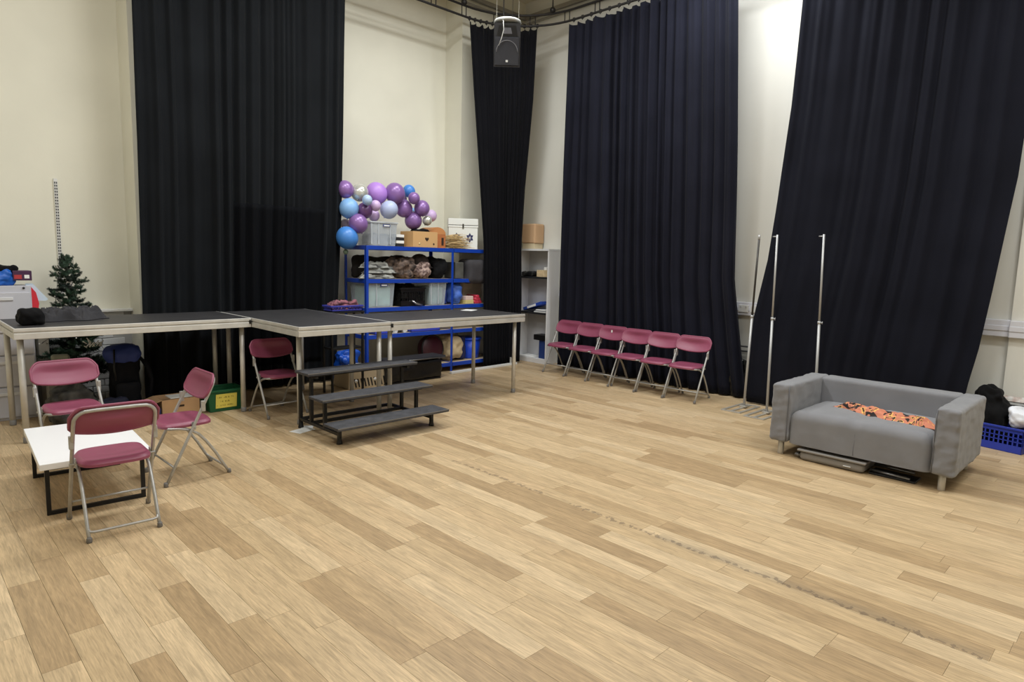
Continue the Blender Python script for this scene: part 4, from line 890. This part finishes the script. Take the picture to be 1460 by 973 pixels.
# christmas tree
xt = thing('christmas_tree', 'dark green artificial christmas tree behind the left stage deck', 'tree', (1.45, 8.04, 0))
NE = mat('needles', (28, 50, 36), 0.7, var=0.3, vscale=30, rgb2=(40, 68, 46)); NE2 = mat('needles_dark', (20, 38, 30), 0.7)
MB().tube([(0, 0, 0.04), (0.0, 0, 0.8), (-0.02, 0, 1.6)], 0.014, 8).build('stem', mat('stem_green', (40, 46, 34), 0.6), xt)
MB().tube([(-0.2, 0, 0.012), (0.2, 0, 0.012)], 0.012, 8).tube([(0, -0.15, 0.012), (0, 0.15, 0.012)], 0.012, 8).build('stand', BLACKM, xt)
def branch_mesh(L_, seed):
    r_ = random.Random(seed); m_ = MB()
    def brush(a, b_, rad, n):
        a, b_ = Vector(a), Vector(b_); d = (b_ - a); dn = d.normalized(); u = dn.orthogonal().normalized(); v = dn.cross(u)
        for i in range(n):
            t = r_.random(); p = a + d * t; an = r_.random() * 2 * PI
            o = (u * math.cos(an) + v * math.sin(an)) * rad * (0.7 + 0.5 * r_.random()) + dn * rad * 0.5
            s_ = dn.cross(o).normalized() * 0.0034
            m_.add([p - s_, p + s_, p + o], [(0, 1, 2)])
        m_.tube([a, b_], 0.0035, 4, caps=False)
    brush((0, 0, 0), (L_, 0, -0.02), 0.034, int(L_ * 900))
    for k_ in (0.35, 0.55, 0.75, 0.95):
        for s_ in (-1, 1):
            q = Vector((L_ * k_, 0, -0.02 * k_)); e_ = q + Vector((L_ * 0.28, s_ * L_ * 0.3 * (1.2 - k_ * 0.5), r_.uniform(-0.02, 0.05)))
            brush(q, e_, 0.03, int(L_ * 420))
    return m_
brs = [branch_mesh(0.2, 1), branch_mesh(0.2, 2), branch_mesh(0.2, 3)]; base = []
for i, b_ in enumerate(brs):
    o = b_.build('branch', NE if i else NE2, xt); base.append(o)
rt = random.Random(5); k_ = 0
for i in range(96):
    f_ = i / 95.0; z = 0.32 + 1.28 * f_ ** 1.05; R0 = 0.36 * (1 - f_) ** 0.62 + 0.05
    az = i * 2.399 + rt.uniform(-0.3, 0.3); R1 = R0 * rt.uniform(0.6, 1.05)
    ys = 0.26 / 0.31 if z < 1.12 or z > 1.12 else 1
    L_ = R1 / 1.25
    if k_ < 3: o = base[k_]
    else: o = base[k_ % 3].copy(); COL.objects.link(o)
    o.location = (-0.02 * f_, 0, z); o.rotation_euler = (rt.uniform(-0.4, 0.4), -rt.uniform(-0.1, 0.4), az); s_ = L_ / 0.2
    if math.sin(az) < -0.2 and z < 1.2: s_ *= 0.7
    if math.sin(az) > 0.2: s_ *= 0.8
    o.scale = (s_, max(0.6, s_), max(0.75, s_ * 0.9)); k_ += 1
wire = []
for i in range(60):
    f_ = i / 59; a = i * 0.55; R = 0.3 * (1 - f_) + 0.05; wire.append((R * math.cos(a) - 0.02 * f_, R * 0.72 * math.sin(a), 0.4 + 1.2 * f_ + 0.03 * math.sin(i * 2.1)))
MB().tube(wire, 0.0025, 4).build('light_string', BLACKM, xt)
bl0 = None
for i in range(2, 60, 3):
    if bl0 is None: o = bl0 = MB().sphere((0, 0, 0), 0.007, 8).build('light_bulb', mat('bulb_white', (240, 240, 236), 0.2), xt)
    else: o = bl0.copy(); COL.objects.link(o)
    o.location = (wire[i][0] * 1.08, wire[i][1] * 1.08, wire[i][2])
MB().tube([(-0.06, -0.05, 1.5), (-0.12, -0.1, 1.35), (-0.14, -0.1, 1.2), (-0.17, -0.12, 1.05)], 0.003, 4).tube([(-0.14, -0.1, 1.2), (-0.1, -0.14, 1.1), (-0.08, -0.13, 1.0)], 0.003, 4).build('loose_wire', BLACKM, xt)
MB().softbox(-0.035, -0.04, 1.3, 0.02, -0.005, 1.36, 0.02, 4).build('ornament', mat('silver_shiny', (200, 200, 205), 0.2, 0.9), xt)
# white cut-out decoration in lower branches
dec = MB()
for i in range(14):
    x = rt.uniform(0, 0.17); z = rt.uniform(0, 0.07)
    dec.tube([(x, 0, z), (x + rt.uniform(-0.04, 0.04), -0.01, z + rt.uniform(0.02, 0.06))], 0.006, 4)
tag(dec.build('white_tinsel', PAPER, loc=(1.5, 7.765, 0.68)), 'spray of white tinsel in the lower branches of the christmas tree', 'tinsel')

# backpack
bp_ = thing('backpack', 'tall navy and black hiking backpack on the floor under the left deck', 'backpack', (1.79, 7.5, 0))
NV = mat('backpack_navy', (36, 54, 122), 0.7, bump=0.3, bscale=30); BKB = mat('backpack_black', (13, 14, 19), 0.8, bump=0.4, bscale=24, spec=0.15)
MB().softbox(-0.15, -0.11, 0.02, 0.13, 0.12, 0.62, 0.09, 20, 0.03, 6, 33).build('body', BKB, bp_)
MB().softbox(-0.17, -0.13, 0.55, 0.14, 0.13, 0.75, 0.09, 16, 0.03, 6, 34, lambda P: (P.x, P.y, P.z + 0.12 * (P.x + 0.02) - 0.02)).build('lid', NV, bp_)
MB().softbox(-0.13, -0.17, 0.06, 0.09, -0.1, 0.36, 0.04, 10, 0.015, 6, 35).build('front_pocket', BKB, bp_)
MB().tube([(0.12, -0.06, 0.6), (0.18, -0.1, 0.5), (0.21, -0.12, 0.36), (0.2, -0.1, 0.2), (0.14, -0.06, 0.12)], 0.02, 8, rs=[0.014, 0.024, 0.022, 0.014, 0.01]).build('shoulder_strap', BKB, bp_)
MB().tube([(-0.12, -0.125, 0.7), (-0.13, -0.14, 0.5), (-0.12, -0.15, 0.38)], 0.009, 6).build('compression_strap', BLACKM, bp_)
bag('navy_bag', 'small navy bag slumped at the foot of the hiking backpack', 'bag', 1.5, 7.22, 0.0, 1.78, 7.42, 0.22, mat('navy_dim', (24, 28, 52), 0.8), 0.09, 0.05, 7, 36)
bag('fabric_heap', 'dark heap of black and grey fabric below the christmas tree', 'fabric', 1.13, 7.3, 0.0, 1.48, 7.68, 0.34, mat('dark_mixed', (40, 38, 38), 0.85, var=0.4, vscale=9, rgb2=(84, 82, 78)), 0.12, 0.08, 8, 37, 22)
bag('grey_pillow', 'pale grey green cushion between tree branches and fabric heap', 'cushion', 1.2, 7.72, 0.56, 1.36, 7.79, 0.64, mat('sage_grey', (140, 142, 130), 0.85), 0.03, 0.01, 7, 38)
tag(MB().cbox(1.16, 7.68, 0.0, 1.4, 7.82, 0.55, 0.004).build('tall_carton', mat('grey_carton', (128, 126, 118), 0.8, var=0.1)), 'dull grey carton standing below the grey green cushion', 'box')
tag(MB().cbox(1.82, 7.86, 0.0, 2.0, 8.1, 0.36, 0.004).build('brown_carton', mat('brown_carton', (120, 104, 84), 0.8)), 'brown carton standing behind the hiking backpack', 'box')
gt2 = thing('grey_tub', 'translucent grey tub stacked on the brown carton behind the backpack', 'storage box', (1.8, 7.86, 0.362))
MB().softbox(0, 0, 0, 0.2, 0.24, 0.2, 0.02, 8).build('body', mat('smoke_plastic', (120, 124, 128), 0.3), gt2)
MB().cbox(-0.01, -0.01, 0.2, 0.21, 0.25, 0.22, 0.004).build('lid', mat('smoke_lid', (170, 174, 176), 0.4), gt2)

# cloths on the deck
bag('black_bag', 'soft black bag on the left end of the left stage deck', 'bag', 0.86, 6.9, 1.018, 1.06, 7.1, 1.15, BLACKC, 0.05, 0.03, 9, 40, 18)
tag(crumple(1.02, 7.26, 1.62, 7.36, 1.017, 0.13, 44, 90, 60, 0.15, folds=2.0).build('grey_jacket', GREYC), 'crumpled grey jacket lying on the left stage deck in front of the tree', 'jacket')
tag(MB().cbox(-0.11, -0.08, 0, 0.11, 0.08, 0.0015, 0.0005, T(5.55, 6.45, 1.018) @ RZ(0.5)).build('paper_sheet', PAPER), 'white sheet of paper at the back of the right stage deck', 'paper')
tag(MB().cbox(-0.1, -0.07, 0, 0.1, 0.07, 0.002, 0.0005, T(2.86, 5.76, 0.0005) @ RZ(0.3)).cbox(-0.06, -0.06, 0.002, 0.1, 0.05, 0.004, 0.0005, T(2.92, 5.8, 0.0005) @ RZ(1.0)).build('paper_scraps', PAPER), 'crumpled white paper scraps on the floor at the foot of the steps', 'paper')
crate('shallow_basket', 'shallow blue basket of odds and ends on the middle stage deck edge', 3.9, 6.74, 1.018, 0.5, 0.22, 0.06, mat('basket_violet', (58, 62, 160), 0.4), rz=0.35, cell=0.03, cat='basket') if False else None
sb = crate('shallow_basket', 'shallow blue basket of pink odds and ends at the back of the middle deck', 3.88, 7.02, 1.018, 0.42, 0.2, 0.07, mat('basket_violet', (58, 62, 160), 0.4), cell=0.035, cat='basket')
sst = thing('side_stand', 'tall black metal stand behind the middle deck carrying the shallow basket', 'stand', (3.86, 7.0, 0))
MB().cbox(0, 0, 0.995, 0.46, 0.24, 1.016, 0.003).build('top', BLACKM, sst)
MB().cbox(0.02, 0.02, 0.55, 0.44, 0.22, 0.57, 0.003).build('shelf', BLACKM, sst)
for x, y in ((0.02, 0.02), (0.44, 0.02), (0.02, 0.22), (0.44, 0.22)): MB().cbox(x - 0.012, y - 0.012, 0, x + 0.012, y + 0.012, 0.996, 0.002).build('leg', BLACKM, sst)
bag('craft_pile', 'pile of pink and brown craft scraps in the shallow blue basket', 'craft supplies', 3.9, 7.04, 1.028, 4.28, 7.2, 1.13, mat('craft_mix', (150, 92, 104), 0.8, var=0.5, vscale=24, rgb2=(92, 60, 70)), 0.04, 0.05, 16, 41, 20)

# cartons under the deck
cx_ = thing('cardboard_box', 'open cardboard box with papers under the left stage deck', 'box', (1.99, 7.03, 0))
MB().cbox(0, 0, 0, 0.36, 0.006, 0.19, 0.002).cbox(0, 0.29, 0, 0.36, 0.296, 0.19, 0.002).cbox(0, 0.006, 0, 0.006, 0.29, 0.19, 0.002).cbox(0.354, 0.006, 0, 0.36, 0.29, 0.19, 0.002).box(0.006, 0.006, 0, 0.354, 0.29, 0.006).build('body', CARD, cx_)
MB().add([(0, 0, 0.19), (0, 0.29, 0.19), (-0.16, 0.29, 0.14), (-0.16, 0, 0.14)], [(0, 1, 2, 3)]).build('flap', CARD, cx_, solid=0.004)
MB().cbox(0.15, -0.002, 0.105, 0.21, 0.001, 0.125, 0.0005).build('hand_hole', mat('hole_dark', (48, 34, 24), 0.9), cx_)
tag(MB().cbox(2.08, 7.06, 0.19, 2.3, 7.24, 0.2, 0.002).build('paper_stack', PAPER), 'white papers lying across the top of the open cardboard box', 'papers')
tag(MB().softbox(1.84, 6.98, 0.0, 1.97, 7.2, 0.13, 0.02, 8).build('navy_pouch', mat('navy_fabric', (26, 32, 78), 0.85)), 'navy blue pouch leaning against the open cardboard box', 'pouch')
bag('tan_fabric', 'flat tan fabric bundle behind the cardboard box under the deck', 'fabric', 1.74, 7.26, 0.0, 1.98, 7.42, 0.12, mat('tan_cloth', (130, 108, 82), 0.9), 0.05, 0.03, 9, 43)
gr = thing('recycling_tub', 'dark green plastic recycling tub with a handwritten yellow notice', 'tub', (2.42, 6.98, 0))
GM = mat('tub_green', (24, 92, 58), 0.4)
def tubm(W, D, H, k, th):
    m_ = MB()
    for q in (((k, k), (W - k, k), (W, 0), (0, 0)), ((W - k, k), (W - k, D - k), (W, D), (W, 0)), ((W - k, D - k), (k, D - k), (0, D), (W, D)), ((k, D - k), (k, k), (0, 0), (0, D))):
        m_.add([(*q[0], 0.003), (*q[1], 0.003), (*q[2], H), (*q[3], H)], [(0, 1, 2, 3)])
    m_.add([(k, k, 0.004), (W - k, k, 0.004), (W - k, D - k, 0.004), (k, D - k, 0.004)], [(0, 1, 2, 3)])
    return m_
tubm(0.38, 0.3, 0.235, 0.03, 0.004).build('body', GM, gr, solid=0.005)
MB().cbox(-0.015, -0.015, 0.215, 0.395, 0.006, 0.24, 0.004).cbox(-0.015, 0.294, 0.215, 0.395, 0.315, 0.24, 0.004).cbox(-0.015, 0.006, 0.215, 0.006, 0.294, 0.24, 0.004).cbox(0.374, 0.006, 0.215, 0.395, 0.294, 0.24, 0.004).build('rim', GM, gr)
MB().tube([(0.39, 0.0, 0.23), (0.36, -0.0, 0.27), (0.33, 0.1, 0.29), (0.36, 0.28, 0.24)], 0.005, 6).build('handle', BLACKM, gr)
nm_ = T(0, 0.0255, 0) @ RX(-math.atan2(0.03, 0.235) * -1)
NT = MB().box(0.08, -0.004, 0.04, 0.3, -0.001, 0.195, T(0, 0.026, 0) @ RX(math.atan2(0.03, 0.235))).build('notice', mat('notice_yellow', (238, 222, 104), 0.7), gr)
ink = MB(); ri = random.Random(9); MN = T(0, 0.026, 0) @ RX(math.atan2(0.03, 0.235))
for row_, (za, n_, xs) in enumerate(((0.15, 11, 0.1), (0.105, 7, 0.13), (0.062, 12, 0.095))):
    for i in range(n_):
        x = xs + i * 0.0155
        if (i + row_) % 5 == 3: continue
        ink.box(x, -0.0052, za, x + 0.0022, -0.004, za + ri.uniform(0.012, 0.022), MN)
        ink.box(x, -0.0052, za + ri.uniform(0, 0.014), x + 0.009, -0.004, za + 0.002 + ri.uniform(0, 0.003) + 0.012, MN) if i % 2 else None
        ink.box(x + 0.007, -0.0052, za, x + 0.009, -0.004, za + ri.uniform(0.008, 0.02), MN) if i % 3 else None
ink.build('handwriting', mat('ink_olive', (130, 116, 40), 0.7), gr)

# ------------------------------------------------------------------ right corner
rc = crate('blue_crate', 'blue slotted plastic crate on the floor behind the sofa arm', 7.52, 0.84, 0, 0.32, 0.46, 0.24, BLUEP, rz=math.radians(-12), cell=0.036)
WBG = mat('white_polythene', (226, 228, 236), 0.35, bump=0.5, bscale=16)
tag(MB().softbox(7.56, 0.6, 0.235, 7.84, 0.98, 0.42, 0.08, 22, 0.05, 10, 50, lambda P: (P.x, P.y, P.z)).build('white_bag', WBG), 'full white plastic bag sitting in the blue crate', 'bag')
bag('black_bag', 'large black bag heaped in the far end of the blue crate', 'bag', 7.62, 1.0, 0.02, 7.84, 1.27, 0.56, BLACKC, 0.12, 0.08, 7, 52, 22)
bag('black_bin_bag', 'black bin bag behind the white bag in the right corner', 'bag', 7.885, 0.3, 0.0, 7.925, 1.08, 0.395, BLACKP, 0.04, 0.01, 8, 53)
tag(crumple(7.89, 1.2, 7.89, 0.2, 0.431, 0.05, 60, 40, 12, 0.025).build('odds_and_ends', mat('odd_mix', (180, 150, 140), 0.8, var=0.4, vscale=16, rgb2=(226, 224, 220))), 'row of pale odds and ends on the white ledge in the right corner', 'clutter')
# behind the gap between curtains
bag('black_bin_bag', 'glossy black bin bag on the floor in the gap between the right wall curtains', 'bag', 7.85, 3.74, 0.0, 7.97, 4.0, 0.5, mat('glossy_black', (18, 18, 20), 0.15, bump=0.6, bscale=16), 0.05, 0.02, 9, 54, 22)
mf = thing('barrier_stand', 'grey metal bars of a stand leaning above the bin bag in the curtain gap', 'frame', (7.9, 3.7, 0))
for z in (0.66, 0.6): MB().cbox(0, -0.1, z - 0.01, 0.02, 0.4, z + 0.01, 0.002).build('bar', mat('frame_grey', (110, 112, 116), 0.4, 0.6), mf)
for y in (-0.08, 0.36): MB().cbox(0.0, y, 0, 0.02, y + 0.02, 0.67, 0.002).build('upright', mat('frame_grey', (110, 112, 116), 0.4, 0.6), mf)
